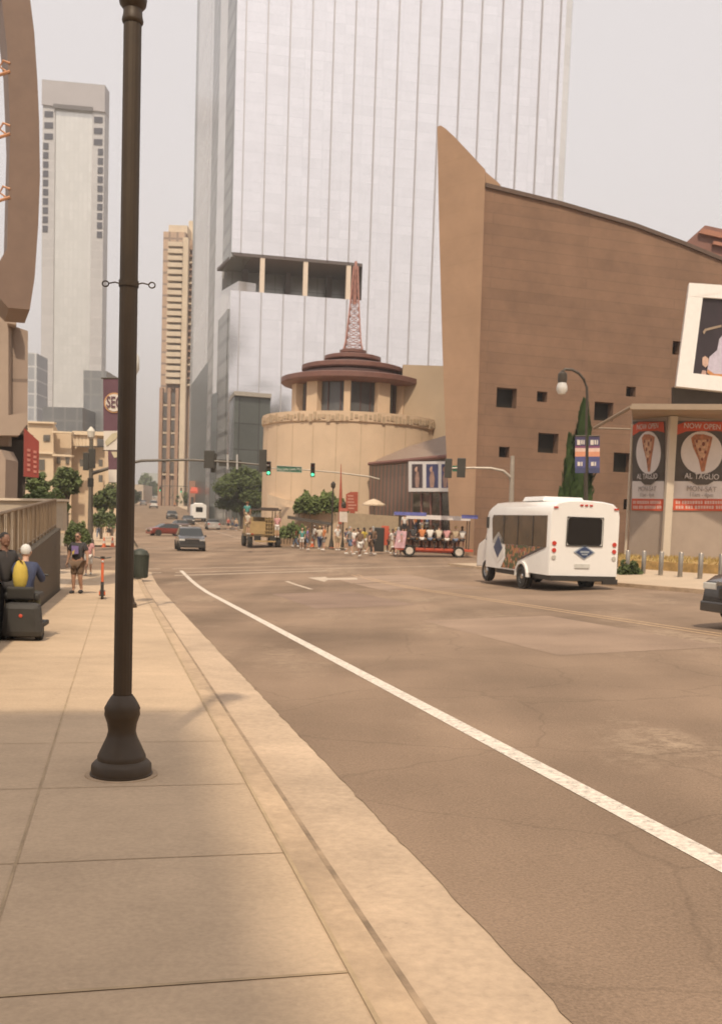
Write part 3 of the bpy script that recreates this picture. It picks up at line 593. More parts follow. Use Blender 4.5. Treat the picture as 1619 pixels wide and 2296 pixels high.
# ------------------------------------------------------------------ rotunda
def rotunda():
    cx, cy = xat(787, 95, 930), 95.; t = thing('rotunda', 'round cream stone drum with stepped dark red disc roof and lattice mast', 'rotunda', (cx, cy, 0))
    cream = mat('cream limestone', (.60, .445, .30), var=.07, scale=.5, rough=.9)
    rr = mat('red brown roof metal', (.17, .078, .058), rough=.55, var=.2, scale=1.5); rd = mat('roof shadow metal', (.085, .045, .04), rough=.6)
    n1 = 96; mb = MB(); mb.lathe([(8.15, -3), (8.15, 10.05), (8.28, 10.15), (8.28, 11.0), (7.9, 11.0), (7.9, 10.6), (0, 10.6)], n=n1); mb.build('drum', cream, t, smooth=True)
    fr = mat('carved frieze', (.44, .325, .21), var=.2, scale=3); r2 = random.Random(5)
    mb = MB()
    for k in range(64):
        a = math.pi * 1.0 + math.pi * (k + .5) / 64; h = .28 + .4 * r2.random(); mb.box((8.3 * math.cos(a), 8.3 * math.sin(a), 10.35 + .25 * r2.random()), (.22 + .12 * r2.random(), .1, h), rz=a + math.pi / 2)
    mb.build('frieze', fr, t)
    for k in range(12):
        a = math.pi + math.pi * (k + .5) / 12; mb = MB(); mb.box((8.15 * math.cos(a), 8.15 * math.sin(a), 5), (.05, .03, 10), rz=a + math.pi / 2); mb.build('panel_joint', fr, t)
    gl = mat('pavilion glass', (.10, .10, .10), rough=.12, var=.2, scale=.6)
    mb = MB(); mb.lathe([(5.05, 10.6), (5.05, 14.1)], n=48); mb.build('glazing', gl, t, smooth=True)
    for a in (-158, -128, -93, -58, -28, 30, 90, 150):
        a = R(a); mb = MB(); mb.box((5.35 * math.cos(a), 5.35 * math.sin(a), 12.3), (.6 if abs(a + 1.62) < .1 else 1.25, .7, 3.6), rz=a + math.pi / 2); mb.build('column', cream, t, bevel=.03)
    for a in (-113, -100, -80, -70, -40, -143):
        a = R(a); mb = MB(); mb.box((5.1 * math.cos(a), 5.1 * math.sin(a), 12.3), (.1, .12, 3.6), rz=a + math.pi / 2); mb.build('glazing_bar', rd, t)
    def disc(r, z0, h, rb, hb):
        mb = MB(); mb.lathe([(0, z0 + .1), (r - .9, z0), (r - .12, z0 + h * .25), (r - .1, z0 + h * .3)], n=72); mb.lathe([(r - .1, z0 + h * .3), (r, z0 + h * .4), (r, z0 + h)], n=72); mb.lathe([(r, z0 + h), (r - .35, z0 + h + .1), (0, z0 + h + .12)], n=72); o = mb.build('roof_disc', rr, t, smooth=True)
        mb = MB(); mb.lathe([(rb, z0 + h), (rb, z0 + h + hb), (0, z0 + h + hb)], n=72); mb.build('roof_band', rd, o, smooth=True)
    disc(6.65, 13.95, .7, 4.55, .62); disc(4.75, 15.27, .6, 2.5, .5); disc(2.65, 16.37, .5, 1.15, .2); disc(1.25, 17.07, .42, .5, .1)
    mast = MB(); z0, z1 = 17.5, 25.2; w0, w1 = .88, .2; nlev = 12
    def c(k, f): w = w0 + (w1 - w0) * f ** .62; return Vector(((-1, 1, 1, -1)[k] * w, (-1, -1, 1, 1)[k] * w, z0 + (z1 - z0) * f))
    for k in range(4): mast.tube([c(k, i / nlev) for i in range(nlev + 1)], .07, 5)
    for i in range(nlev):
        for k in range(4):
            mast.tube([c(k, i / nlev), c((k + 1) % 4, (i + 1) / nlev)], .028, 4); mast.tube([c((k + 1) % 4, i / nlev), c(k, (i + 1) / nlev)], .028, 4); mast.tube([c(k, i / nlev), c((k + 1) % 4, i / nlev)], .03, 4)
    mast.tube([(0, 0, 21.8), (0, 0, 25.7)], [.2, .13], 6)
    mast.build('mast', mat('mast red', (.40, .20, .16), rough=.6), t)
rotunda()
# ------------------------------------------------------------------ pizza pavilion on the right with window posters
def pavilion():
    t = thing('glass_pavilion', 'glazed pavilion with a flat canopy, steel post and two tall pizza posters', 'pavilion', (0, 0, 0))
    Y = 50.; A = (xat(1494, Y, 1090), Y); D = Vector((.9962, .087)); D.normalize(); E = Vector((-.52, .854)); E.normalize()
    gl = mat('frosted glazing', (.36, .29, .235), rough=.3, var=.08, scale=1.2); st_ = mat('painted steel post', (.55, .47, .37), rough=.5, var=.05); can = mat('canopy metal', (.30, .225, .155), rough=.5, var=.06)
    def mk(A, D):
        def g(px, py, off=0.):
            u, z = on_plane(px, py, A, D); n = (D[1], -D[0]); return (A[0] + D[0] * u + n[0] * off, A[1] + D[1] * u + n[1] * off, z)
        return g
    gR = mk(A, D); gL = mk(A, E)
    # make sure gL offset points to the viewer
    def quad(g, pts, off, nm, m, par=None, th=.03):
        p = [g(a, b, off) for a, b in pts]; q = [g(a, b, off - th) for a, b in pts]; e = Vector(q[0]) - Vector(p[0]); mb = MB(); mb.prism(p, e); return mb.build(nm, m, par or t)
    quad(gR, [(1494, 934), (1720, 950), (1720, 1262), (1494, 1258)], 0, 'glass_wall', gl); 
    gLo = lambda a, b, off=0.: (lambda p: (p[0] - E.y * off, p[1] + E.x * off, p[2]))(gL(a, b, 0))
    quad(gLo, [(1494, 934), (1416, 930), (1408, 1256), (1488, 1258)], 0, 'glass_wall', gl)
    mb = MB(); zt = 7.26; zb = T(A[0], A[1]) - .3
    mb.box((A[0] + .02, A[1] - .35, (zt + zb) / 2), (.38, .3, zt - zb), rz=.09); mb.build('post', st_, t, bevel=.03)
    mb = MB(); p = gLo(1411, 1100, .05); mb.tube([(p[0], p[1], zb), (p[0], p[1], zt - .2)], .07, 6); mb.build('corner_rail', st_, t)
    c1, c2, c3 = P(1415, 913, 47.6), P(1760, 931, 46), P(1333, 935, 56)
    mb = MB(); z1 = zt + .03; pts = [(c1.x, c1.y, z1), (c2.x, c2.y, z1), (c2.x + .5, 60, z1), (xat(1421, 58, 950), 58, z1)]
    mb.prism(pts, (0, 0, .26)); mb.build('canopy', can, t); mb = MB(); mb.tube([(c1.x, c1.y, z1 + .1), (c3.x, c3.y, z1 - .1)], .09, 6); mb.tube([(c3.x, c3.y, z1 - .1), (xat(1421, 58, 950), 58, z1 + .1)], .06, 6); mb.build('canopy_rail', can, t)
    red = mat('poster red', (.55, .085, .035), var=.12, scale=3); pk = mat('poster charcoal', (.085, .068, .055), var=.12, scale=3); pw = mat('poster white', (.66, .60, .57), var=.06, scale=2); pz = mat('pizza crust', (.40, .16, .08), var=.45, scale=5); pz2 = mat('pizza cheese', (.56, .33, .2), var=.35, scale=7); ink = mat('poster grey ink', (.26, .21, .19))
    def poster(g, L, Rr, yo, rz, sgn, nm, lab):
        """L,R = left and right pixel x of the sheet (drawn on the glass, true size follows from the plane)"""
        cx = (L + Rr) / 2; w = (Rr - L) / 2; ang = math.atan2(E.y, E.x) + math.pi if sgn else math.atan2(D.y, D.x)
        X = lambda f: cx + f * w
        sheet = quad(g, [(X(-1), 945 + yo), (X(1), 945 + yo), (X(.97), 1080 + yo), (X(-1.03), 1080 + yo)], .06, 'poster_sheet', pk); t2 = sheet
        quad(g, [(X(-1.03), 1079 + yo), (X(.97), 1079 + yo), (X(.95), 1120 + yo), (X(-1.05), 1119 + yo)], .065, 'hours_panel', pw, t2)
        quad(g, [(X(-1.05), 1118 + yo), (X(.95), 1119 + yo), (X(.93), 1146 + yo), (X(-1.07), 1144 + yo)], .07, 'red_band', red, t2)
        quad(g, [(X(-1), 955 + yo), (X(-.6), 946 + yo), (X(.95), 946 + yo), (X(1), 970 + yo), (X(.55), 966 + yo), (X(-.55), 967 + yo), (X(-1), 977 + yo)], .075, 'ribbon', red, t2)
        quad(g, [(X(.78 * math.cos(a)), 1015 + yo + 48 * math.sin(a)) for a in [2 * math.pi * k / 28 for k in range(28)]], .08, 'oval', pw, t2, .02)
        quad(g, [(X(.40 * f), 1012 + yo + h) for f, h in ((-1, -30), (-.6, -38), (.2, -38), (1, -32), (.8, -10), (.5, 15), (.25, 45), (-.05, 46), (-.3, 18), (-.8, -8))], .10, 'pizza_slice', pz, t2, .02)
        quad(g, [(X(.40 * f), 1012 + yo + h) for f, h in ((-.72, -25), (.7, -26), (.5, -5), (.1, 22), (-.15, 20), (-.5, -6))], .12, 'pizza_topping', pz2, t2, .015)
        for (a, b, r) in ((-.2, 990, 4), (.05, 996, 5), (.2, 988, 3.5), (-.08, 1008, 4.5), (.12, 1014, 4), (.0, 1030, 4), (-.26, 1000, 2.5)): quad(g, [(X(a + r * .012 * math.cos(q)), b + yo + r * math.sin(q)) for q in [k * math.pi / 4 for k in range(8)]], .135, 'topping', mat('dark salami', (.2, .06, .035)), t2, .01)
        quad(g, [(X(-.75), 1066 + yo), (X(-.4), 1060 + yo), (X(-.3), 1068 + yo), (X(.3), 1068 + yo), (X(.4), 1060 + yo), (X(.75), 1066 + yo), (X(.4), 1080 + yo), (X(.2), 1087 + yo), (X(-.2), 1087 + yo), (X(-.4), 1080 + yo)], .14, 'ribbon', pk, t2)
        v = Vector(g(X(.5), 1050 + yo, 0)) - Vector(g(X(-.5), 1050 + yo, 0)); half = v.length; az = math.atan2(v.y, v.x)
        def tx(b, py, hpx, wfrac, m, fx=0., off=.15):
            p = g(X(fx), py + yo, off); sz = hpx / F * p[1] * 1.35; ln = len(b) * sz * .62; sx = wfrac * half * 2 / ln
            text('lettering', b, sz, m, t2, p, (math.pi / 2, 0, az), sx=sx)
        tx('NOW OPEN', 957, 12, .62, pw); tx('AL TAGLIO', 1069, 13, .72, pw, -.02, .16); tx('MON-SAT', 1097, 12, .55, ink, -.03); tx('11am - 4pm', 1110, 10, .58, ink, -.04)
        for r_ in range(2):
            mb = MB(); k = -.92; rn = random.Random(r_ + 9)
            while k < .86:
                w_ = .055 + .03 * rn.random(); a, b = g(X(k - .05), 1126 + r_ * 10 + yo, .08), g(X(k - .05 + w_), 1133 + r_ * 10 + yo, .08)
                y_ = 1123 + r_ * 11; q = [g(X(k - .05), y_ + yo, .08), g(X(k - .05 + w_), y_ + yo, .08), g(X(k - .05 + w_), y_ + 7 + yo, .08), g(X(k - .05), y_ + 7 + yo, .08)]; mb.prism(q, Vector(g(X(k), y_ + yo, .07)) - Vector(g(X(k), y_ + yo, .08))); k += w_ + (.03 if rn.random() < .8 else .08)
            mb.build('lettering_row', mat('poster pink white', (.62, .42, .36)), t2)
    poster(gR, 1511, 1631, 0, 0, 0, 'poster', '')
    poster(gLo, 1420, 1491, 0, 0, 1, 'poster', '')
pavilion()
# ------------------------------------------------------------------ arena on the left
def arena():
    t = thing('arena_building', 'grey brown arena wall with a huge curved fascia blade above the sidewalk', 'arena', (0, 0, 0)); Y = 30.
    bl = mat('bronze fascia', (.17, .108, .075), rough=.6, var=.10, scale=1.5); wl = mat('arena concrete', (.33, .25, .19), var=.1, scale=.7)
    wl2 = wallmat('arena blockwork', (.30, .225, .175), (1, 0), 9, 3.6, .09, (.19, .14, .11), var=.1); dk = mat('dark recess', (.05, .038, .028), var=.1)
    g = lambda a, b, y=Y: P(a, b, y)
    right = [(58, -60), (69, 0), (78, 72), (85, 180), (89, 270), (91, 396), (87, 504), (79, 622), (68, 694)]; left = [(20, 690), (0, 668), (-40, 640), (-90, 600), (-60, 560), (0, 586), (17, 556), (20, 433), (24, 288), (17, 108), (5, 0), (-10, -60)]
    mb = MB(); mb.prism([g(*p) for p in right + left], (-.9, 2.2, 0)); mb.build('fascia_blade', bl, t)
    cab = mat('orange cable steel', (.50, .24, .12), rough=.5)
    for y in (152, 292, 434):
        mb = MB(); a = g(22, y - 6); mb.tube([g(24, y + 8), g(-30, y + 26)], .045, 6); mb.tube([g(24, y - 10), g(8, y - 16), g(0, y - 2), g(14, y + 8)], .035, 6); mb.build('cable_bracket', cab, t)
    Yw = 44.; f = lambda a, b: P(a, b, Yw)
    mb = MB(); mb.prism([f(-160, 720), f(18, 722), f(40, 734), f(64, 742), f(63, 985), f(-160, 985)], (-3.6, 10, 0)); mb.build('wall', wl2, t)
    mb = MB(); mb.prism([P(18, 690, 43), P(38, 694, 43), P(38, 728, 43), P(18, 724, 43)], (-1.5, 4, 0)); mb.prism([P(-160, 690, 43.5), P(20, 690, 43.5), P(20, 1000, 43.5), P(-160, 1000, 43.5)], (0, .4, 0)); mb.build('pier', wl, t)
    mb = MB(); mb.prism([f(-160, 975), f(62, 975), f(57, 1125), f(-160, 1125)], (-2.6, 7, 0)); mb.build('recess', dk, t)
    mb = MB(); mb.prism([P(-160, 955, 42.5), P(63, 925, 42.5), P(62, 950, 42.5), P(44, 976, 42.5), P(-160, 976, 42.5)], (-.5, 1.2, 0)); mb.build('ledge', wl, t)
    mb = MB(); mb.prism([P(-160, 1010, 42), P(3, 1008, 42), P(14, 1030, 42), P(12, 1125, 42), P(-160, 1125, 42)], (0, 1.5, 0)); mb.build('low_wall', wl, t)
    # the slab shading the near sidewalk is added apart from the arena
    return t
arena()
def arena_banner():
    t = thing('hanging_sign', 'dark red hanging sign with pale lettering on the left arena wall', 'sign', (0, 0, 0)); Y = 41.
    mb = MB(); mb.prism([P(56, 960, Y), P(89, 990, Y), P(88, 1071, Y), P(55, 1068, Y)], (-.15, .35, 0)); mb.build('panel', mat('sign red', (.235, .035, .022), rough=.6, var=.1), t)
    m = mat('sign lettering', (.42, .16, .12)); r_ = random.Random(2)
    for i, x in enumerate((66, 80)):
        for k in range(5):
            mb = MB(); y = 1006 + k * 11 + 4 * i; mb.prism([P(x - 4, y, Y - .03), P(x + 3, y + 1, Y - .03), P(x + 3, y + 7, Y - .03), P(x - 4, y + 6, Y - .03)], (0, .02, 0)); mb.build('lettering', m, t)
arena_banner()
def canopy():  # added unseen slab that shades the near sidewalk
    t = thing('shade_slab', 'unseen high slab on slim columns added to shade the near sidewalk', 'canopy', (0, 0, 0))
    H = 13.5; k = 1 / math.tan(SUN_EL); sx, sy = SUN_AZ.x * k * H, SUN_AZ.y * k * H
    # unseen slab added for shade, set so its shadow ends about nine metres ahead, along the street direction
    s1, t1 = to_st(-1.66, 8.95); pts = []
    for s, tt in ((s1, t1 - 9), (s1, .56), (s1 - 19, .56), (s1 - 19, t1 - 9)):
        x, y = st(s, tt); pts.append((x + sx, y + sy, H))
    mb = MB(); mb.prism(pts, (0, 0, .5)); mb.build('slab', concrete, t)
    for p in (pts[2], pts[3]):
        mb = MB(); mb.tube([(p[0] * .9 + pts[0][0] * .1, p[1] + .8, 0), (p[0] * .9 + pts[0][0] * .1, p[1] + .8, H)], .25, 12); mb.build('column', steel, t)  # slim columns of the added shade slab
canopy()
# ------------------------------------------------------------------ plaza terrace and railing behind the left sidewalk
def railing():
    t = thing('railing', 'steel bar railing on the low retaining wall beside the sidewalk', 'railing', (0, 0, 0))
    a = Vector(st(9.0, -1.8)).to_3d(); b = Vector(st(34.5, -1.8)).to_3d(); 
    zb = lambda f: .30 + .72 * f; zt = lambda f: 1.25 + .72 * f; L = (b - a).length; n = 62
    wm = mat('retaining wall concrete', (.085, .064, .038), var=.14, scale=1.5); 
    mb = MB(); d = (b - a).normalized(); q = Vector((d.y, -d.x, 0)) * .0; w = Vector((-d.y, d.x, 0)) * .35
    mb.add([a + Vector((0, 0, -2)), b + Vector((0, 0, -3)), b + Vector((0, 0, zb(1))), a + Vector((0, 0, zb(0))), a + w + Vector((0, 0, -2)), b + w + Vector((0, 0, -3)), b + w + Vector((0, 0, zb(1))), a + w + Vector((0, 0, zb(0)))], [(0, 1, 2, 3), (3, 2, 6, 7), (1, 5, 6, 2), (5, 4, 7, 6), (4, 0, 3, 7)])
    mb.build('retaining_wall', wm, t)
    rm = mat('railing steel', (.22, .155, .095), rough=.5, metal=.4); w2 = w * .5
    mb = MB(); mb.tube([a + w2 + Vector((0, 0, zt(0))), b + w2 + Vector((0, 0, zt(1)))], .032, 6); mb.build('top_rail', rm, t)
    mb = MB(); mb.tube([a + w2 + Vector((0, 0, zb(0) + .1)), b + w2 + Vector((0, 0, zb(1) + .1))], .022, 6); mb.build('bottom_rail', rm, t)
    mbv = MB(); pr = mbv.tube([(0, 0, 0), (0, 0, .86)], .010, 4).build('baluster', rm, t); first = True
    for i in range(90):
        f = i / 89; p = a.lerp(b, f) + w2; o = pr if first else link('baluster', pr.data, t); first = False; o.location = (p.x, p.y, zb(f) + .1)
    for i in range(22):
        f = i / 21; p = a.lerp(b, f) + w2; mb = MB(); mb.box((p.x, p.y, (zb(f) + zt(f)) / 2), (.10, .06, zt(f) - zb(f)), rz=math.atan2(d.y, d.x)); mb.build('post', rm, t)
railing()
def terrace():
    mb = MB(); pts = [st(5, -2.2), st(34.3, -2.2), st(36, -30), st(5, -30)]; z = [.15, .95, 1.0, .15]
    mb.prism([(p[0], p[1], zz) for p, zz in zip(pts, z)], (0, 0, -3)); tag(mb.build('terrace', mat('terrace paving', (.36, .29, .21), var=.1)), None, None, kind='structure')
    t = thing('terrace_wall', 'pale low wall with a light coping behind the railing', 'wall', (0, 0, 0)); Y = 36.
    mb = MB(); mb.prism([P(-160, 1120, Y), P(142, 1125, Y), P(142, 1190, Y), P(-160, 1190, Y)], (0, .5, 0)); mb.build('wall_face', mat('pale wall', (.40, .33, .245), var=.08), t)
    mb = MB(); mb.prism([P(-160, 1114, Y - .12), P(144, 1119, Y - .12), P(144, 1124, Y - .12), P(-160, 1119, Y - .12)], (0, .7, 0)); mb.build('coping', mat('coping stone', (.62, .52, .40), var=.05), t)
terrace()
# ------------------------------------------------------------------ cream building on the far left, terrace walls beyond the crossing
def old_building():
    t = thing('old_building', 'cream three storey building with a columned portico beyond the arena', 'building', (0, 0, 0)); Y = 125.
    c = mat('cream stucco', (.56, .43, .29), var=.08, scale=.4); dk = mat('office window', (.12, .105, .085), rough=.3); c2 = mat('cream trim', (.66, .53, .37)); rf = mat('slate roof', (.13, .125, .125))
    def blk(a, b, y, dy, m, nm='wall', D=14): mb = MB(); mb.prism([P(a, y, Y + dy), P(b, y + (b - a) * .03, Y + dy), (xat(b, Y + dy), Y + dy, -3), (xat(a, Y + dy), Y + dy, -3)], (-.26 * D, D, 0)); return mb.build(nm, m, t)
    blk(30, 121, 945, -2, c); blk(118, 161, 967, 0, c); blk(158, 250, 1001, 3, c); blk(165, 240, 975, 8, rf, 'roof'); blk(236, 266, 1004, 1, c, 'wall', 4)
    for a, y in ((62, 944), (118, 966), (60, 1012), (118, 1018)):
        mb = MB(); mb.prism([P(a, y, Y - 2.4), P(a + 60 if a < 100 else 162, y + 2, Y - 2.4), P(a + 60 if a < 100 else 162, y + 6, Y - 2.4), P(a, y + 4, Y - 2.4)], (0, 1, 0)); mb.build('cornice', c2, t)
    for x in (166, 174, 182, 190, 198, 206, 214):
        mb = MB(); mb.tube([P(x, 1000, Y + 1.6), P(x, 976, Y + 1.6)], .28, 8); mb.build('column', c2, t)
    mb = MB(); mb.prism([P(163, 974, Y + 1), P(236, 977, Y + 1), P(236, 968, Y + 1), P(163, 966, Y + 1)], (0, 6, 0)); mb.build('portico_roof', c2, t)
    for (x, y, w, h) in ((66, 975, 9, 14), (98, 975, 9, 14), (106, 975, 7, 14), (88, 1030, 13, 24), (128, 1025, 8, 15), (148, 1025, 8, 15), (88, 1068, 12, 20), (128, 1065, 8, 16), (148, 1068, 8, 16), (180, 1030, 8, 16), (222, 1030, 8, 16), (250, 1030, 8, 14), (250, 1062, 8, 14), (222, 1065, 8, 16)):
        yy = Y - 2.15 if x < 120 else Y - .15 if x < 160 else Y + .8; mb = MB(); mb.prism([P(x, y, yy), P(x + w, y + .3, yy), P(x + w, y + h, yy), P(x, y + h, yy)], (0, .3, 0)); mb.build('window', dk, t)
old_building()
def low_building(nm, lab, px0, px1, y, Y, m, wins=0, D=14):
    t = thing(nm, lab, 'building', (0, 0, 0)); mb = MB(); mb.prism([P(px0, y, Y), P(px1, y + 2, Y), (xat(px1, Y), Y, prof(Y) - 1), (xat(px0, Y), Y, prof(Y) - 1)], (0, D, 0)); mb.build('wall', m, t)
    dk = mat('shop window', (.07, .065, .06), rough=.3)
    for i in range(wins):
        a = px0 + (px1 - px0) * (i + .25) / wins; b = px0 + (px1 - px0) * (i + .75) / wins; z0 = prof(Y) + .6; zt = P(px0, y, Y).z; h = min(3.4, zt - z0 - 1)
        if h < .5: continue
        mb = MB(); mb.box(((xat(a, Y) + xat(b, Y)) / 2, Y - .05, z0 + h / 2), (xat(b, Y) - xat(a, Y), .2, h)); mb.build('window', dk, t)
    return t
low_building('tower_reflection_block', 'dark blue grey block added as the reflection low in the cream tower', 97, 186, 912, 250., wallmat('dark blue tower reflection', (.15, .155, .16), (1, 0), 3, 4, .3, (.19, .19, .19), rough=.3), 0, 20)  # block added for the dark reflection at the cream tower's foot
low_building('tower_reflection_slab', 'slimmer dark slab added as a reflection right of the blue grey block', 188, 240, 830, 262., wallmat('dark slab reflection', (.19, .195, .2), (1, 0), 3, 4, .3, (.23, .23, .23), rough=.3), 0, 20)  # slab added for the taller dark reflection in the cream tower
low_building('sliver_tower', 'thin pale high-rise edge between the arena wall and the cream tower', 64, 84, 790, 300., wallmat('bluish cladding', (.30, .31, .33), (1, 0), 3, 4, .3, (.5, .5, .5), rough=.4), 0, 10)
low_building('brick_shop', 'low brick shopfront with red awning at the foot of the apartment tower', 425, 475, 1078, 210., mat('shop brick', (.30, .17, .12), var=.2), 4)
low_building('distant_shop', 'small pale shop on the left side of the far street', 275, 322, 1085, 330., mat('pale shop', (.5, .42, .33), var=.1), 3)
low_building('brick_block', 'low brown brick block below the apartment tower balconies', 372, 398, 1092, 330., mat('brown block', (.34, .22, .15), var=.15), 3)
low_building('corner_cafe', 'pale corner building right of the small distant green tree', 402, 428, 1085, 310., mat('pale shop', (.5, .42, .33)), 3)
low_building('distant_office', 'grey green office closing the far end of the street', 318, 372, 1060, 700., mat('pale office', (.36, .37, .34), var=.1), 0, 30)
def awning(px0, px1, y, Y, lab):
    t = thing('awning', lab, 'awning', (0, 0, 0)); mb = MB(); a, b = P(px0, y, Y), P(px1, y + 1, Y); mb.prism([a, a + Vector((0, -1.6, -.9)), a + Vector((0, -1.6, -1.3)), a + Vector((0, 0, -.9))], b - a); mb.build('canvas', mat('awning red', (.50, .10, .06), var=.1), t)
awning(467, 483, 1111, 188., 'red awning over a shopfront left of the big street tree'); awning(430, 450, 1092, 206., 'small red awning on the brick shopfront')
# low stone walls around the planting in front of the drum
def planter():
    t = thing('planter_wall', 'curved cream stone planter wall in front of the rotunda', 'wall', (0, 0, 0)); m = mat('cream limestone', (.5, .4, .3)); m2 = mat('cream coping', (.60, .47, .33))
    mb = MB(); mb.prism([P(600, 1132, 88), P(690, 1142, 84), P(790, 1152, 82), (xat(790, 82), 82, -2), (xat(600, 88), 88, -2)], (0, 1, 0)); mb.build('wall_face', m, t)
    mb = MB(); mb.prism([P(600, 1108, 90.5), P(668, 1128, 86), P(668, 1150, 86), P(600, 1150, 90.5)], (0, 1, 0)); mb.build('upper_wall', m2, t)
    mb = MB(); mb.prism([P(780, 1150, 79), P(898, 1158, 76), (xat(898, 76), 76, -2), (xat(780, 79), 79, -2)], (0, 1, 0)); mb.build('wall_face', mat('tan wall', (.36, .27, .17)), t)
    t = thing('bench_rail', 'long dark bench rail along the cream planter wall', 'bench', (0, 0, 0)); mb = MB(); mb.prism([P(645, 1156, 82), P(690, 1163, 81), P(745, 1172, 80), P(745, 1179, 80), P(690, 1170, 81), P(645, 1163, 82)], (0, .5, 0)); mb.build('rail', mat('bench dark', (.09, .075, .06)), t)
    for x in (660, 700, 735): p = P(x, 1175, 80.6); mb = MB(); mb.box((p.x, p.y + .2, p.z - .3), (.08, .3, .9)); mb.build('leg', black, t)
planter()
# buildings behind the viewer, mirrored by the glass tower
for i, (x, y, w, d, h, lab) in enumerate(((45, -120, 70, 40, 54, 'broad grey green office block mirrored low in the glass tower'), (125, -140, 80, 40, 50, 'long dark office block mirrored behind the rotunda roof'), (72, -195, 9, 9, 104, 'slim dark tower mirrored in the glass beside the terrace notch'), (-40, -150, 70, 50, 46, 'grey block mirrored at the left foot of the glass tower'))):
    t = thing('mirrored_block', lab, 'building', (x, y, 0)); m = wallmat('mirrored block wall %d' % i, (.07, .08, .075), (1, 0), 3, 3.6, .25, (.07, .075, .075), rough=.6)
    mb = MB(); mb.box((0, 0, h / 2), (w, d, h)); mb.build('wall', m, t); mb = MB(); mb.box((w * .1, 0, h + 1.5), (w * .3, d * .3, 3)); mb.build('roof_housing', m, t)
#PART3
# ------------------------------------------------------------------ street lamps
def front_lamp():
    b = G(273, 1738); t = thing('street_lamp', 'tall dark street lamp post with a bell shaped base on the near sidewalk', 'street lamp', (b.x, b.y, b.z)); k = b.y / F
    m = mat('dark bronze paint', (.056, .037, .02), rough=.5, var=.14, scale=5, metal=.15)
    pr = [(70, 0), (70, 7), (68, 8), (67, 26), (60, 34), (54, 38), (54, 46), (52, 50), (44, 68), (34, 90), (31, 103), (33, 120), (38, 135), (40, 141), (39, 150), (40, 156), (33, 170), (27, 180), (22.5, 186)]
    mb = MB(); mb.lathe([(r * k, (h) * k) for r, h in pr], n=40); mb.build('base', m, t, smooth=True)
    mb = MB(); mb.lathe([(.245, 0), (.245, .012), (0, .012)], n=40); mb.build('grout_ring', kerbm, t)
    zt = P(300, 55, b.y).z - b.z; n = 16; flute = []
    mb = MB(); vs = []; H = [(185 * k, 20.4 * k), (zt * .5, 19.8 * k), (zt, 19.0 * k)]; nn = 48
    for h, r in H:
        for q in range(nn): a = 2 * math.pi * q / nn; rr = r * (1 - .045 * (q % 3 == 0)); vs.append((rr * math.cos(a), rr * math.sin(a), h))
    mb.add(vs, [(i * nn + q, i * nn + (q + 1) % nn, (i + 1) * nn + (q + 1) % nn, (i + 1) * nn + q) for i in range(2) for q in range(nn)]); mb.build('shaft', m, t, smooth=True)
    mb = MB(); mb.lathe([(19.6 * k, zt), (22 * k, zt + .01), (23 * k, zt + 8 * k), (20.5 * k, zt + 18 * k), (20 * k, zt + 30 * k), (28 * k, zt + 40 * k), (30 * k, zt + 52 * k), (27 * k, zt + 62 * k), (20 * k, zt + 75 * k), (18 * k, zt + 140 * k), (30 * k, zt + 150 * k), (34 * k, zt + 165 * k), (0, zt + 166 * k)], n=32); mb.build('collar', m, t, smooth=True)
    mb = MB(); mb.lathe([(.11, zt + 166 * k), (.19, zt + 200 * k), (.2, zt + 260 * k), (.11, zt + 320 * k), (0, zt + 345 * k)], n=24); mb.build('lamp_globe', mat('frosted globe', (.6, .58, .52), rough=.3), t, smooth=True)
    za = P(297, 637, b.y).z - b.z
    for sgn in (-1, 1):
        mb = MB(); mb.tube([(sgn * 19 * k, 0, za), (sgn * 30 * k, 0, za + 3 * k), (sgn * 44 * k, 0, za)], 1.6 * k, 6)
        c = 51 * k; ring = [(sgn * c + 7 * k * math.cos(a), 0, za - 1 * k + 6 * k * math.sin(a)) for a in [2 * math.pi * q / 14 for q in range(15)]]; mb.tube(ring, 1.6 * k, 6); mb.build('banner_arm', m, t)
    mb = MB(); mb.lathe([(21.6 * k, za - .02), (21.6 * k, za + .02)], n=24); mb.build('clamp', m, t)
front_lamp()
def post_lamp(px, py, lab, hgt=5.6, banner=None):
    b = G(px, py); t = thing('street_lamp', lab, 'street lamp', (b.x, b.y, b.z), 0, 'dark lamp posts along the left kerb')
    m = mat('dark bronze paint', (.066, .048, .03))
    mb = MB(); mb.lathe([(.22, 0), (.21, .1), (.17, .14), (.1, .4), (.12, .46), (.07, .58), (.06, hgt), (.09, hgt + .1), (0, hgt + .12)], n=20); mb.build('shaft', m, t, smooth=True)
    mb = MB(); mb.lathe([(.09, hgt + .1), (.19, hgt + .3), (.18, hgt + .6), (0, hgt + .85)], n=16); mb.build('lamp_globe', mat('frosted globe', (.6, .58, .52)), t, smooth=True)
    return t, b
tl, b2 = post_lamp(288, 1362, 'second dark lamp post hidden behind the nearest post, with a brown banner')
tl3, b3 = post_lamp(285, 1296, 'third dark lamp post along the left kerb with a smaller purple banner')
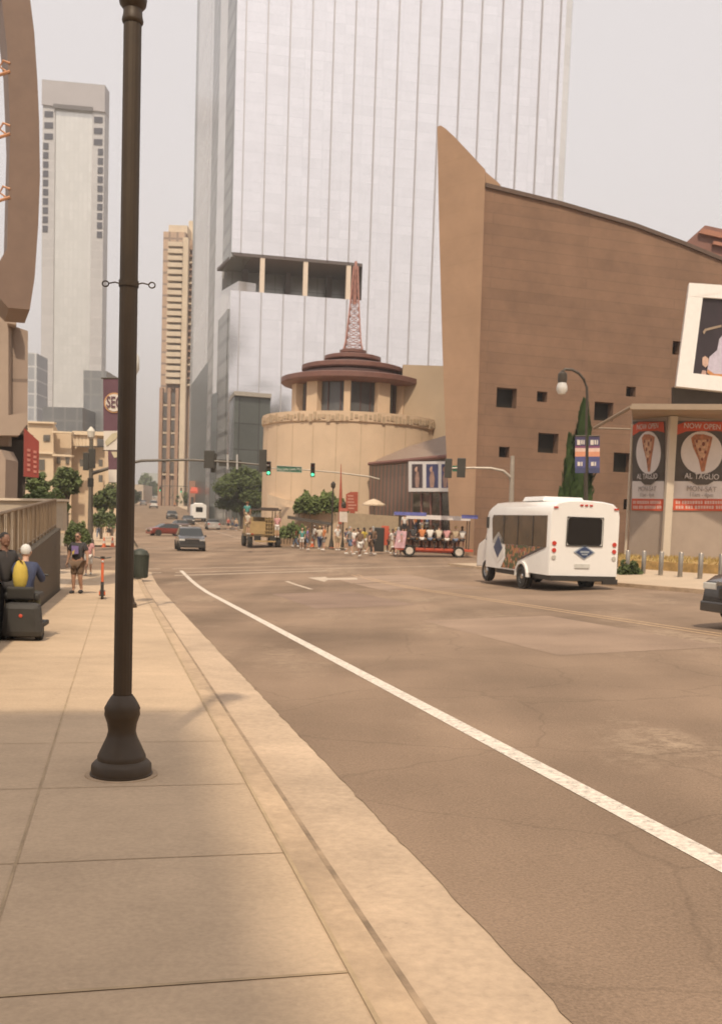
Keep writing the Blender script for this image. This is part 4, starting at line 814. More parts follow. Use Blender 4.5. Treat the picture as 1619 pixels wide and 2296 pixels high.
def banner(b, px0, px1, y0, y1, yw, col, cw, lab, logo=True):
    Y = b.y; g = lambda a, c, d=0.: P(a, c, Y - d); t = thing('banner', lab, 'banner', (0, 0, 0)); mc = mat(col[0], col[1], rough=.8, var=.12); mw = mat('banner white', (.60, .54, .47), var=.05)
    mb = MB(); mb.prism([g(px0, y0), g(px1, y0), g(px1, yw), g(px0 + 1, yw)], (0, .02, 0)); cl = mb.build('cloth', mc, t)
    mb = MB(); mb.prism([g(px0 + 1, yw), g(px1, yw), g(px1 - 1, y1), g(px0 + 2, y1)], (0, .02, 0)); mb.build('lower_cloth', mw, t)
    mb = MB(); mb.tube([g(px0 - 4, y0 - 1), g(px1 + 12, y0 - 1)], .018, 6); mb.tube([g(px0, y1), g(px1 + 12, y1)], .014, 6); mb.build('bracket', black, t)
    if logo:
        cx, cy = 257, 903; ring = lambda r, d: [g(cx + r * math.cos(a), cy + r * math.sin(a), d) for a in [2 * math.pi * k / 30 for k in range(30)]]
        mb = MB(); mb.prism(ring(23, .02), (0, .01, 0)); mb.build('roundel_rim', mat('roundel gold', (.45, .25, .12)), cl)
        mb = MB(); mb.prism(ring(19.5, .035), (0, .01, 0)); mb.build('roundel', mw, cl)
        text('lettering', 'SEC', 27 / F * Y * 1.25, mat('banner plum', (.12, .06, .075)), cl, g(257, 903, .05), (math.pi / 2, 0, 0), sx=.62, bold=.008)
        mb = MB(); mb.prism([g(236, 990, .02), g(252, 972, .02), g(272, 968, .02), g(260, 985, .02), g(240, 1000, .02)], (0, .01, 0)); mb.build('printed_swoosh', mat('pale gold print', (.48, .42, .28)), cl)
    else:
        mb = MB(); mb.prism([g(250, 1013, .02), g(270, 1013, .02), g(266, 1024, .02), g(257, 1027, .02)], (0, .01, 0)); mb.build('printed_crest', mat('pale gold print', (.48, .42, .28)), cl)
banner(b2, 232, 275, 849, 1010, 966, ('banner plum', (.12, .06, .075)), 0, 'brown plum banner with a round SEC emblem, behind the nearest lamp post')
banner(b3, 243, 274, 1009, 1082, 1053, ('banner plum', (.12, .06, .075)), 0, 'small plum and white banner below the larger one', False)
def goose_lamp():
    Y = 46.; b = P(1312, 1250, Y); z0 = T(b.x, b.y); t = thing('street_lamp', 'dark gooseneck street lamp with two banners in front of the brown museum wall', 'street lamp', (b.x, b.y, z0)); m = black
    L = lambda px, py: P(px, py, Y) - Vector((b.x, b.y, z0))
    mb = MB(); mb.lathe([(.22, 0), (.2, .5), (.13, .8), (.115, 1.2)], n=14); mb.tube([(0, 0, .8), L(1313, 980)], [.115, .085], 10); mb.build('pole', m, t, smooth=True)
    mb = MB(); mb.tube([L(1313, 985), L(1316, 890), L(1315, 868), L(1308, 850), L(1297, 837), L(1282, 829), L(1266, 828), L(1260, 832), L(1260, 842)], .062, 8); mb.build('arm', m, t, smooth=True)
    c = L(1261, 838); mb = MB(); mb.lathe([(.1, .1), (.2, 0), (.22, -.25), (.2, -.4)], c=(c.x, c.y, c.z), n=14); mb.build('lamp_cap', m, t, smooth=True)
    mb = MB(); mb.lathe([(.18, -.4), (.24, -.55), (.26, -.75), (.16, -.92), (0, -.96)], c=(c.x, c.y, c.z), n=14); mb.build('lamp_globe', mat('clear globe', (.55, .52, .47), rough=.1, spec=.8), t, smooth=True)
    for i, (x0, x1, lab) in enumerate(((1288, 1311, 'left half of the blue, orange and white street banner pair on the gooseneck lamp'), (1318, 1343, 'right half of the blue, orange and white street banner pair on the gooseneck lamp'))):
        bt = thing('banner', lab, 'banner', (b.x, b.y, z0), 0, 'banners on the gooseneck lamp')
        bands = [(978, 985, (.05, .04, .09)), (985, 1000, (.06, .05, .11)), (1000, 1005, (.18, .06, .12)), (1005, 1013, (.6, .42, .34)), (1013, 1024, (.55, .24, .14)), (1024, 1033, (.07, .07, .17)), (1033, 1049, (.08, .08, .20)), (1049, 1061, (.05, .055, .12))]
        for a, c2, colr in bands:
            mb = MB(); mb.prism([L(x0, a) + Vector((0, -.1, 0)), L(x1, a) + Vector((0, -.1, 0)), L(x1 - .3, c2) + Vector((0, -.1, 0)), L(x0 - .3, c2) + Vector((0, -.1, 0))], (0, .02, 0)); mb.build('cloth_band', mat('banner tone %.2f %.2f' % (colr[0], colr[2]), colr), bt)
        wm = mat('banner white', (.6, .54, .47))
        for (a, c2, hh, ww) in ((x0 + 4, 987, 11, 7), (x0 + 13, 987, 10, 3), (x0 + 18, 987, 10, 2.4), (x0 + 5, 1036, 9, 6), (x0 + 13, 1036, 9, 3)):
            mb = MB(); mb.prism([L(a, c2) + Vector((0, -.13, 0)), L(a + ww, c2) + Vector((0, -.13, 0)), L(a + ww, c2 + hh) + Vector((0, -.13, 0)), L(a, c2 + hh) + Vector((0, -.13, 0))], (0, .02, 0)); mb.build('lettering', wm, bt)
        mb = MB(); mb.tube([L(x0, 978) + Vector((0, -.1, 0)), L(x1, 978) + Vector((0, -.1, 0))], .03, 6); mb.build('bracket', m, bt)
goose_lamp()
def plain_lamp(px, ytop, ybase, Y, lab, globe=False, m=black, r=.07):
    b = P(px, ybase, Y); t = thing('lamp_post', lab, 'lamp post', (b.x, b.y, b.z)); h = P(px, ytop, Y).z - b.z
    mb = MB(); mb.lathe([(r * 3, 0), (r * 2.6, .25), (r * 1.3, .7), (r, .9), (r * .8, h - .4)], n=12); mb.build('pole', m, t, smooth=True)
    mb = MB(); mb.lathe([(r, h - .4), (.17, h - .3), (.18, h - .05), (.02, h + .15)], n=12); mb.build('lamp_head', mat('pale lamp', (.6, .55, .46)) if globe else m, t, smooth=True)
    return t
plain_lamp(743, 1083, 1227, 76., 'slim dark lamp post standing in front of the green hedge')
plain_lamp(490, 1082, 1168, 182., 'slim lamp with pale globe left of the round street tree', True, greysteel)
plain_lamp(613, 1095, 1170, 116., 'short pale lamp right of the round street tree', True, greysteel, .05)
plain_lamp(768, 1128, 1228, 74., 'dark signpost carrying a white and red notice', False, black, .05)
def notice():
    Y = 73.8; t = thing('notice_sign', 'white and red notice board on a dark post before the hedge', 'sign', (0, 0, 0)); mb = MB(); mb.prism([P(761, 1147, Y), P(779, 1148, Y), P(779, 1171, Y), P(761, 1170, Y)], (0, .06, 0)); mb.build('panel', mat('notice white', (.58, .5, .42), var=.1), t)
    mb = MB(); mb.prism([P(761, 1139, Y), P(779, 1140, Y), P(779, 1147, Y), P(761, 1146, Y)], (0, .06, 0)); mb.build('header', mat('notice red', (.45, .12, .08)), t)
    t = thing('museum_sign', 'tall dark red sign board with pale lettering beside the hedge', 'sign', (0, 0, 0)); Y = 80.
    mb = MB(); mb.prism([P(776, 1108, Y), P(786, 1103, Y), P(803, 1103, Y), P(802, 1147, Y), P(775, 1145, Y)], (0, .15, 0)); mb.build('panel', mat('sign board red', (.33, .07, .035), var=.15), t)
    mm = mat('sign lettering pale', (.5, .24, .17)); r_ = random.Random(4)
    for i in range(5):
        a = 779 + r_.random() * 2; w = 12 + r_.random() * 8; y = 1110 + i * 7; mb = MB(); mb.prism([P(a, y, Y - .03), P(a + w, y + .3, Y - .03), P(a + w, y + 3.5, Y - .03), P(a, y + 3.2, Y - .03)], (0, .02, 0)); mb.build('lettering', mm, t)
    mb = MB(); mb.prism([P(784, 1146, Y), P(796, 1146, Y), P(796, 1200, Y), P(784, 1200, Y)], (0, .12, 0)); mb.build('post', mat('sign board red', (.33, .07, .035)), t)
    t = thing('red_spire', 'thin red spire sculpture rising behind the hedge against the drum', 'sculpture', (0, 0, 0)); Y = 82.; a, b = P(763, 1175, Y), P(765, 1040, Y)
    mb = MB(); mb.tube([a, a.lerp(b, .5), a.lerp(b, .75), b], [.16, .12, .06, .02], 6); mb.build('shaft', mat('spire red', (.4, .09, .05)), t)
    t = thing('parasol', 'cream flat parasol beside the red glazed wall', 'parasol', (0, 0, 0)); Y = 79.; c = P(838, 1131, Y)
    mb = MB(); mb.lathe([(0, .45), (.4, .32), (.95, 0), (.95, -.1), (0, .2)], c=tuple(c), n=10); mb.build('canopy', mat('parasol cream', (.6, .47, .33)), t)
    mb = MB(); mb.tube([c + Vector((0, 0, .3)), c + Vector((0, 0, -2.6))], .04, 6); mb.build('pole', steel, t)
notice()
# ------------------------------------------------------------------ traffic signals
sigm = mat('signal housing', (.045, .04, .03), rough=.5); 
def lens(on, c): return mat('lens ' + c + (' lit' if on else ''), dict(r=(.10, .02, .015), a=(.10, .06, .015), g=(.02, .08, .05))[c], rough=.2, var=0, emit=(.12, .95, .45) if on else None, estr=1.1)
def head(g, px, py, Y, lab, facing=True, par=None, w=.36, h=1.15):
    c = P(px, py, Y); t = thing('traffic_light', lab, 'traffic light', (c.x, c.y, c.z), 0, None)
    mb = MB(); mb.box((0, 0, 0), (w, .22, h)); mb.build('housing', sigm, t, bevel=.03)
    for i, cc in enumerate('rag'):
        z = h / 2 - h * (i + .5) / 3
        if facing:
            mb = MB(); mb.lathe([(0, -.125), (.125, -.12)], c=(0, 0, z), n=14, axis='y'); mb2 = MB(); 
            vs = [(.13 * math.cos(2 * math.pi * k / 14), -.125, z + .13 * math.sin(2 * math.pi * k / 14)) for k in range(14)]; mb2.add(vs, [tuple(range(14))]); mb2.build('lens', lens(cc == 'g', cc), t)
        mb = MB(); s = -1 if facing else 1; mb.lathe([(.15, s * .11), (.15, s * .28)], c=(0, 0, z), n=12, axis='y', a0=R(90) - R(120) if False else 0, a1=math.pi * 2)
        v = mb.build('visor', sigm, t); v.scale = (1, 1, 1)
    return t
def arm_post(name, lab, pole, arm, Y, m, r=.1, Ys=None):
    a0, a1 = P(pole[0], pole[1], Y), P(pole[2], pole[3], Y); t = thing(name, lab, 'signal pole', tuple(a0)); L = lambda p: Vector(p) - a0
    mb = MB(); mb.tube([(0, 0, 0), L(a1)], [r * 1.5, r], 10); mb.build('pole', m, t, smooth=True)
    mb = MB(); pts = [L(P(x, y, Y if Ys is None else Y + (Ys - Y) * i / (len(arm) - 1))) for i, (x, y) in enumerate(arm)]; mb.tube(pts, [r * (1 - .55 * i / (len(arm) - 1)) for i in range(len(arm))], 8); mb.build('arm', m, t, smooth=True)
    mb = MB(); mb.lathe([(r * 2.2, 0), (r * 2, .3), (r * 1.5, .45)], n=12); mb.build('base', m, t); return t
galv = mat('mast arm grey', (.36, .31, .25), rough=.5, metal=.3); drk = mat('mast arm dark', (.11, .09, .065), rough=.5)
arm_post('signal_pole', 'pale signal pole with a curved arm reaching left to two green lights', (896, 1232, 898, 1090), [(897, 1118), (890, 1098), (868, 1080), (830, 1069), (760, 1060), (690, 1054), (600, 1049)], 84., galv, .1)
arm_post('signal_pole', 'grey signal pole in front of the brown museum with a curved arm to the left', (1143, 1235, 1149, 1022), [(1148, 1092), (1144, 1070), (1128, 1056), (1100, 1050), (1060, 1049), (1000, 1050)], 60., galv, .12)
arm_post('signal_pole', 'dark signal pole on the left sidewalk whose long arm crosses the street', (203, 1222, 206, 985), [(206, 1062), (222, 1057), (262, 1045), (318, 1033), (420, 1031), (520, 1036), (604, 1044)], 68., drk, .13)
head(0, 603, 1050, 83.7, 'green traffic light at the left end of the far arm'); head(0, 701.5, 1054, 83.7, 'green traffic light right of the green street name sign')
head(0, 470, 1030, 68, 'dark backed traffic light on the long arm above the street tree', False, w=.7, h=1.2); head(0, 590, 1033, 68, 'dark backed traffic light at the end of the long arm', False, w=.5, h=1.5); head(0, 480, 1038, 68.2, 'second dark traffic light beside the one above the tree', False, h=1.3)
head(0, 1005, 1050, 60, 'dark traffic light at the tip of the right arm', False, w=.42); head(0, 1034, 1049, 60, 'dark traffic light nearer the pole on the right arm', False, w=.5)
head(0, 194, 1035, 66, 'dark traffic light on the left side of the sidewalk signal pole', False); head(0, 207, 1028, 67, 'taller dark traffic light at the top of the sidewalk signal pole', False, w=.45, h=1.3); head(0, 204, 1082, 67, 'small dark pedestrian signal low on the sidewalk signal pole', False, h=.6)
head(0, 360, 1096, 235, 'tiny far green traffic light left of the distant shuttle'); head(0, 407, 1099, 235, 'tiny far green traffic light above the distant shuttle')
arm_post('signal_pole', 'far signal pole whose arm holds two tiny green lights', (432, 1150, 432, 1080), [(432, 1096), (420, 1091), (400, 1090), (352, 1089)], 235.5, drk, .12)
def signs():
    Y = 83.6; t = thing('street_sign', 'long green street name sign hanging between two green lights', 'street sign', (0, 0, 0)); gm = mat('sign green', (.035, .13, .075), var=.1); wm = mat('sign white', (.5, .5, .42))
    mb = MB(); mb.prism([P(621, 1044, Y), P(677, 1047, Y), P(677, 1060, Y), P(621, 1057, Y)], (0, .05, 0)); mb.build('panel', gm, t)
    mb = MB()
    for a, b in (((621, 1044), (677, 1047)), ((677, 1047), (677, 1060)), ((677, 1060), (621, 1057)), ((621, 1057), (621, 1044))): mb.tube([P(*a, Y - .03), P(*b, Y - .03)], .022, 4)
    mb.build('border', wm, t); c = P(649, 1052, Y - .06); text('lettering', 'Rep John Lewis Wy', .30, wm, t, c, (math.pi / 2, -.04, 0), sx=.82, bold=.004)
    Y = 60; t = thing('street_sign', 'small green street name sign between the dark lights on the right arm', 'street sign', (0, 0, 0)); mb = MB(); mb.prism([P(1014, 1044, Y), P(1028, 1044, Y), P(1028, 1057, Y), P(1014, 1057, Y)], (0, .05, 0)); mb.build('panel', gm, t)
    Y = 68; t = thing('sign_back', 'wide dark back of a sign hung on the long arm over the tree', 'sign', (0, 0, 0)); mb = MB(); mb.prism([P(491, 1030, Y), P(542, 1032, Y), P(542, 1047, Y), P(491, 1045, Y)], (0, .06, 0)); mb.build('panel', sigm, t)
    for x in (511, 532): mb = MB(); mb.prism([P(x - 2, 1019, Y - .06), P(x + 2, 1019, Y - .06), P(x + 2, 1052, Y - .06), P(x - 2, 1052, Y - .06)], (0, .05, 0)); mb.build('bracket', greysteel, t)
    t = thing('lantern', 'ornate lantern on top of the sidewalk signal pole', 'lantern', tuple(P(205, 985, 68))); mb = MB(); mb.lathe([(.08, 0), (.22, .15), (.28, .55), (.05, .85)], n=10); mb.build('globe', mat('pale lamp', (.6, .55, .46)), t)
signs()
# ------------------------------------------------------------------ trees, hedges
def leafmat(nm, c): return mat(nm, c, rough=.7, var=.45, scale=1.2, spec=.3)
LG = leafmat('leaf mid green', (.10, .125, .042)); LD = leafmat('leaf dark green', (.066, .084, .022)); LY = leafmat('leaf hedge green', (.12, .15, .045)); barkm = mat('bark', (.09, .065, .045), var=.3, scale=8)
def leaves(mb, c, rad, n, size, clumps, seed, fn=None):
    r_ = random.Random(seed); cs = []
    for _ in range(clumps):
        while True:
            v = Vector((r_.uniform(-1, 1), r_.uniform(-1, 1), r_.uniform(-1, 1)))
            if .1 < v.length < .86: break
        cs.append((v, r_.uniform(.2, .36)))
    for _ in range(n):
        v, cr = r_.choice(cs); d = Vector((r_.gauss(0, 1), r_.gauss(0, 1), r_.gauss(0, 1))).normalized() * cr * r_.random() ** .4
        q = v + d; q = Vector((q.x * rad[0], q.y * rad[1], q.z * rad[2]))
        if fn: q = fn(q)
        p = Vector(c) + q; a = Vector((r_.gauss(0, 1), r_.gauss(0, 1), r_.gauss(0, .6))).normalized(); b = a.orthogonal().normalized(); k = size * r_.uniform(.6, 1.3)
        mb.add([p - a * k, p + b * k * .6, p + a * k, p - b * k * .6], [(0, 1, 2, 3)])
def tree(nm, lab, px, ytop, ybase, Y, wpx, lm, n=2600, size=.16, group=None, trunk=.3, zb=None):
    zt = P(px, ytop, Y).z; x = xat(px, Y); z0 = T(x, Y) if zb is None else zb; h = zt - z0; w = wpx / F * Y / 2; cz = P(px, ybase, Y).z
    t = thing(nm, lab, 'tree', (x, Y, z0), 0, group); cb = max(.3, cz - z0)
    mb = MB(); top = (0, 0, cb + (h - cb) * .7); mb.tube([(0, 0, -.3), (.05, 0, cb * .6), (0, .1, cb + (h - cb) * .3), top], [.05 * w + .1, .04 * w + .08, .02 * w + .05, .03], 8)
    for k in range(6):
        a = k * 1.1; mb.tube([(0, 0, cb * .7 + k * .1), (w * .3 * math.cos(a), w * .3 * math.sin(a), cb + (h - cb) * .3), (w * .7 * math.cos(a), w * .7 * math.sin(a), cb + (h - cb) * (.4 + .06 * k))], [.06 + .01 * w, .05, .02], 5)
    mb.build('trunk', barkm, t); mb = MB(); leaves(mb, (0, 0, (cb + h) / 2), (w, w, (h - cb) / 2), int(n * 1.5), size * .9, 60, hash(lab) % 1000 if False else int(px), None); mb.build('crown', lm, t, fix=False); return t
tree('street_tree', 'large round dark green street tree left of the cream drum', 543, 1044, 1158, 145., 142, LD, 9000, .25)
tree('street_tree', 'bushy green tree beside the cream building on the left', 150, 1046, 1112, 74., 68, LG, 3200, .13, zb=-1)
tree('street_tree', 'low green tree below the red hanging sign', 85, 1055, 1112, 62., 62, LG, 2200, .12, zb=-1)
for i, (px, yt, yb, Y, w, m_, lab) in enumerate(((405, 1100, 1150, 300., 34, LG, 'small green tree behind the far parked cars'), (325, 1062, 1104, 620., 34, LG, 'distant pale green tree by the left kerb far up the street'), (345, 1078, 1112, 520., 30, LD, 'distant dark tree in front of the apartment tower foot'), (372, 1080, 1118, 400., 34, LG, 'distant green tree at the corner of the apartment tower'), (252, 1082, 1140, 105., 46, LG, 'yellowish green tree behind the nearest lamp post'), (228, 1095, 1150, 92., 40, LD, 'dark green tree right of the sidewalk signal pole'), (300, 1096, 1132, 300., 30, LG, 'distant tree just left of the far street'))):
    tree('street_tree', lab, px, yt, yb, Y, w, m_, 1500, .16 * max(1, Y / 150))
for (px, yt, yb, Y, w_, lab) in ((358, 1086, 1114, 460., 26, 'far round tree second from the distant office'), (392, 1094, 1122, 340., 26, 'far yellow green tree below the apartment balconies'), (335, 1084, 1108, 560., 22, 'farthest small tree near the end of the street'), (422, 1100, 1130, 250., 24, 'slim green tree before the brick shop')): tree('street_tree', lab, px, yt, yb, Y, w_, LG, 900, .15 * Y / 150)
def hedge(nm, lab, x0, x1, y0, y1, Y, m, n=2500, size=.12, D=2.0):
    a, b = P(x0, y0, Y), P(x1, y1, Y); W = b.x - a.x; H = a.z - b.z + .5; t = thing(nm, lab, 'hedge' if nm == 'hedge' else 'bush', ((a.x + b.x) / 2, Y, b.z - .5)); mb = MB(); r_ = random.Random(x0); ph = r_.random() * 6
    for _ in range(int(n * 1.3)):
        u = r_.uniform(-1, 1); w = r_.uniform(-1, 1); top = H * (1 - .55 * abs(u) ** 5) * (.82 + .12 * math.sin(u * 7 + ph) + .08 * math.sin(u * 19 + ph)) * (1 - .25 * w * w); z = top * r_.random() ** .55
        p = Vector((u * W / 2 * (1 - .12 * r_.random()), w * D / 2, z)); c = Vector((r_.gauss(0, 1), r_.gauss(0, 1), r_.gauss(0, .8))).normalized(); d = c.orthogonal().normalized(); k = size * r_.uniform(.6, 1.4)
        mb.add([p - c * k, p + d * k * .6, p + c * k, p - d * k * .6], [(0, 1, 2, 3)])
    mb.build('foliage', m, t, fix=False)
    mb = MB()
    for k in range(9): x = W * (k / 8 - .5) * .8; mb.tube([(x, 0, -.4), (x + r_.uniform(-.1, .1), 0, H * .45)], [.03, .015], 4)
    mb.build('stem', barkm, t)
hedge('hedge', 'bright green hedge along the foot of the drum', 660, 782, 1096, 1143, 84., LY, 4200, .15, 2.6)
hedge('bush', 'small green bush beside the tan truck', 626, 690, 1166, 1196, 80., LY, 1500, .1, 1.2); hedge('bush', 'green shrubs behind the white parasol by the red wall', 800, 900, 1155, 1176, 80., LG, 1500, .1, 1.2)
hedge('bush', 'dark green bush right of the white shuttle bus', 1384, 1440, 1252, 1284, 40.5, LD, 1300, .07, .9); hedge('bush', 'green plants at the end of the railing', 150, 200, 1164, 1198, 42., LG, 1500, .06, 1.0)
hedge('bush', 'leafy shrubs under the red hanging sign behind the railing', 50, 150, 1088, 1124, 37.5, LG, 2400, .07, 1.2); 
hedge('bush', 'green planting beside the far walkers', 205, 262, 1136, 1172, 85., LG, 1500, .1, 1.2)
def cypress(px, yt, yb, Y, w, lab, n, lean=0.):
    zt = P(px, yt, Y).z; b = P(px, yb, Y); h = zt - b.z; t = thing('evergreen', lab, 'tree', (b.x, Y, b.z)); r = w / F * Y / 2
    mb = MB(); mb.tube([(0, 0, -.5), (lean * .5, 0, h * .5), (lean, 0, h * .95)], [.12, .07, .02], 6); mb.build('trunk', barkm, t); mb = MB(); r_ = random.Random(int(px)); 
    for _ in range(n):
        f = r_.random() ** .8; a = r_.uniform(0, 6.28); rr = r * (1 - f) ** .6 * min(1, .55 + f * 2.2) * (.55 + .45 * r_.random()) * (.72 + .2 * math.sin(a * 2 + f * 13) + .2 * math.sin(a * 5 - f * 31)); p = Vector((lean * f + rr * math.cos(a), rr * math.sin(a), f * h)); k = .11 + .1 * r_.random() ** 2
        d = Vector((.4 * math.cos(a), .4 * math.sin(a), 1)).normalized(); s_ = Vector((-math.sin(a), math.cos(a), 0)); mb.add([p - d * k, p + s_ * k * .6, p + d * k * 1.3, p - s_ * k * .6], [(0, 1, 2, 3)])
    mb.build('crown', leafmat('conifer green', (.055, .095, .03)), t, fix=False)
cypress(1289, 900, 1245, 50., 112, 'tall full evergreen before the brown wall beside the gooseneck lamp', 11000, .1); cypress(1264, 975, 1240, 49.5, 44, 'shorter evergreen shoot left of the tall narrow evergreen', 1800); cypress(1250, 1098, 1240, 49., 30, 'small low evergreen behind the shuttle bus roof', 900)
# planting strip behind the bollards, flower bed
def strip_bed():
    mb = MB(); a = [G(1385, 1272), G(1700, 1292), G(1700, 1262), G(1385, 1256)]
    mb.prism([(p.x, p.y, T(p.x, p.y) + .35) for p in a], (0, 0, -.8)); tag(mb.build('planting_bed', mat('dry ochre mulch', (.40, .25, .085), var=.4, scale=2.5, bump=.4)), None, None, kind='structure')
    mb = MB(); r_ = random.Random(8)
    for _ in range(2600):
        u, v = r_.random(), r_.random(); p = a[0].lerp(a[1], u).lerp(a[3].lerp(a[2], u), v); p = Vector((p.x, p.y, T(p.x, p.y) + .35)); k = .05 + .07 * r_.random(); q = Vector((r_.gauss(0, .4), r_.gauss(0, .4), 1)) * k * 2; s_ = Vector((r_.gauss(0, 1), r_.gauss(0, 1), 0)).normalized() * k * .3
        mb.add([p - s_, p + s_, p + q], [(0, 1, 2)])
    tag(mb.build('dry_grass', mat('dry grass', (.36, .25, .08), var=.4, scale=3), fix=False), None, None, kind='stuff')
strip_bed()
# ------------------------------------------------------------------ bollards
def bollards():
    proto = None; xs = [(1405, 1285), (1441, 1287), (1480, 1290), (1523.5, 1294), (1568, 1298), (1614, 1303)]
    words = ['leftmost steel bollard beside the shuttle bus', 'second steel bollard from the bus', 'third steel bollard from the bus, before the steel post', 'fourth steel bollard from the bus', 'fifth steel bollard from the bus', 'steel bollard cut by the right edge of the photo']
    for (px, py), w in zip(xs, words):
        b = G(px, py)
        if proto is None:
            proto = thing('bollard', w, 'bollard', (b.x, b.y, b.z), 0, 'steel bollards along the right kerb')
            mb = MB(); mb.lathe([(.09, 0), (.09, .93), (.07, .965), (0, .975)], n=18); mb.build('tube', steel, proto, smooth=True); mb = MB(); mb.lathe([(.13, 0), (.13, .02), (.09, .025)], n=18); mb.build('flange', steel, proto); o = proto
        else: o = copy_tree(proto); o['label'] = w
        o.location = (b.x, b.y, b.z - .02)
bollards()
#PART4
# ------------------------------------------------------------------ vehicles
HEAD = math.atan2(-US.x, US.y)          # local +Y turned to the street direction, away from the viewer
palerim = mat('pale wheel rim', (.42, .40, .37), rough=.4, metal=.4)
def wheel(t, x, y, r, w=.22, rim=None, rimc=palerim):
    sx = 1 if x > 0 else -1; wh = MB(); wh.lathe([(r * .58, -w / 2), (r * .9, -w / 2), (r, -w * .3), (r, w * .3), (r * .9, w / 2), (r * .58, w / 2), (r * .58, -w / 2)], c=(x, y, r), n=22, axis='x'); o = wh.build('wheel', rubber, t, smooth=True)
    mb = MB(); xx = sx * w * .42; mb.lathe([(0, xx), (r * .2, xx), (r * .25, xx * .7), (r * .55, xx * .75), (r * .62, xx)], c=(x, y, r), n=16, axis='x'); mb.build('rim', rimc, o); return o
def car(name, lab, x, y, rz, L, W, H, paint, kind='sedan', cat='car', group=None, plate=False):
    z = T(x, y) + ROAD + .01; t = thing(name, lab, cat, (x, y, z), rz, group)
    if kind == 'sedan': prof_ = [(-.5, .40, 0), (-.495, .60, 0), (-.46, .66, 0), (-.34, .70, 0), (-.2, .96, 2), (.02, 1., 2), (.12, .97, 2), (.29, .68, 0), (.44, .60, 0), (.49, .52, 0), (.5, .36, 0)]
    else: prof_ = [(-.5, .40, 0), (-.495, .62, 0), (-.44, .95, 2), (-.2, 1., 2), (.08, .98, 2), (.15, .93, 2), (.27, .64, 0), (.43, .57, 0), (.49, .50, 0), (.5, .34, 0)]
    belt = .62; body = MB(); gl = MB(); rows = []
    for yy, zz, k in prof_:
        zt = zz * H; zb = .17 * H; bw = W / 2 * (1 - .10 * max(0, abs(yy) - .35) / .15); bz = min(belt * H, zt - .02)
        row = [(0, zb), (bw * .88, zb), (bw * .98, zb + .12), (bw, (zb + bz) / 2), (bw * .97, bz), (bw * (.78 if k else .86), zt - (.03 if k else .0)), (bw * .5, zt), (0, zt)]
        rows.append([(xx, yy * L, z_) for xx, z_ in row])
    for i in range(len(rows) - 1):
        a, b = rows[i], rows[i + 1]; ka, kb = prof_[i][2], prof_[i + 1][2]
        for j in range(len(a) - 1):
            for s in (1, -1):
                q = [(s * a[j][0], a[j][1], a[j][2]), (s * b[j][0], b[j][1], b[j][2]), (s * b[j + 1][0], b[j + 1][1], b[j + 1][2]), (s * a[j + 1][0], a[j + 1][1], a[j + 1][2])]
                glass = (j == 4 and ka and kb) or (ka != kb and j >= 4)
                (gl if glass else body).add(q, [(0, 1, 2, 3)])
    for r_ in (rows[0], rows[-1]): body.add([(p[0], p[1], p[2]) for p in r_] + [(-p[0], p[1], p[2]) for p in reversed(r_)], [tuple(range(16))])
    body.build('body', paint, t, smooth=True); gl.build('window', cardglass, t, smooth=True)
    for x_ in (-W / 2 + .1, W / 2 - .1):
        for y_ in (-.31 * L, .31 * L):
            a = MB(); a.lathe([(0, 0), (.40, 0)], c=(x_ + (.115 if x_ > 0 else -.115), y_, .34), n=18, axis='x'); a.build('wheel_arch', dark, t); wheel(t, x_, y_, .33 if kind == 'sedan' else .37, .24)
    for s in (-1, 1):
        mb = MB(); mb.box((s * W * .36, L * .485, H * .46), (W * .2, .12, .13)); mb.build('headlight', mat('headlamp', (.6, .58, .52), rough=.15, spec=.8), t, bevel=.02)
        mb = MB(); mb.box((s * W * .40, -L * .488, H * .52), (W * .14, .1, .2)); mb.build('tail_light', mat('tail lamp', (.38, .04, .025), rough=.2), t, bevel=.02)
        mb = MB(); mb.box((s * (W / 2 + .07), L * .17, H * .62), (.16, .1, .13)); mb.build('mirror', paint, t, bevel=.02)
    mb = MB(); mb.box((0, L * .497, H * .38), (W * .42, .05, .2)); mb.build('grille', dark, t); mb = MB(); mb.box((0, L * .498, H * .5), (W * .5, .05, .07)); mb.build('grille_trim', chrome, t)
    bd = dark if kind != 'sedan' else paint; mb = MB(); mb.box((0, L * .49, H * .2), (W * .94, .14, .2)); mb.build('front_bumper', bd, t, bevel=.03); mb = MB(); mb.box((0, -L * .49, H * .24), (W * .94, .14, .26)); mb.build('rear_bumper', bd, t, bevel=.03)
    mb = MB(); mb.box((0, -L * .503, H * .40), (.32, .02, .16)); mb.build('number_plate', mat('plate', (.55, .53, .47)), t); return t
pb = mat('black car paint', (.045, .042, .04), rough=.25, coat=.8, var=0); pd = mat('dark grey car paint', (.08, .078, .075), rough=.3, coat=.6, var=0); pr_ = mat('dark red car paint', (.20, .035, .025), rough=.3, coat=.7, var=0); psl = mat('silver car paint', (.45, .42, .38), rough=.3, metal=.4, coat=.5, var=0); pw_ = mat('white car paint', (.68, .65, .60), rough=.3, coat=.4, var=.02)
def at(px, py): p = G(px, py, ROAD); return p.x, p.y
x, y = at(414, 1236); car('suv', 'black SUV with bright chrome grille driving toward the crossing', x, y + 2.2, HEAD + math.pi, 4.8, 2.0, 1.75, pb, 'suv', 'suv')
x, y = at(371, 1202); car('parked_car', 'dark red car turned aside behind the black SUV', x, y + 1, HEAD + 1.9, 4.5, 1.85, 1.45, pr_, 'sedan')
x, y = at(397, 1190); car('parked_car', 'dark brown car between the red car and the black SUV', x, y + 3, HEAD + math.pi + .2, 4.6, 1.85, 1.45, mat('brown car paint', (.10, .05, .035), rough=.3, coat=.6), 'sedan')
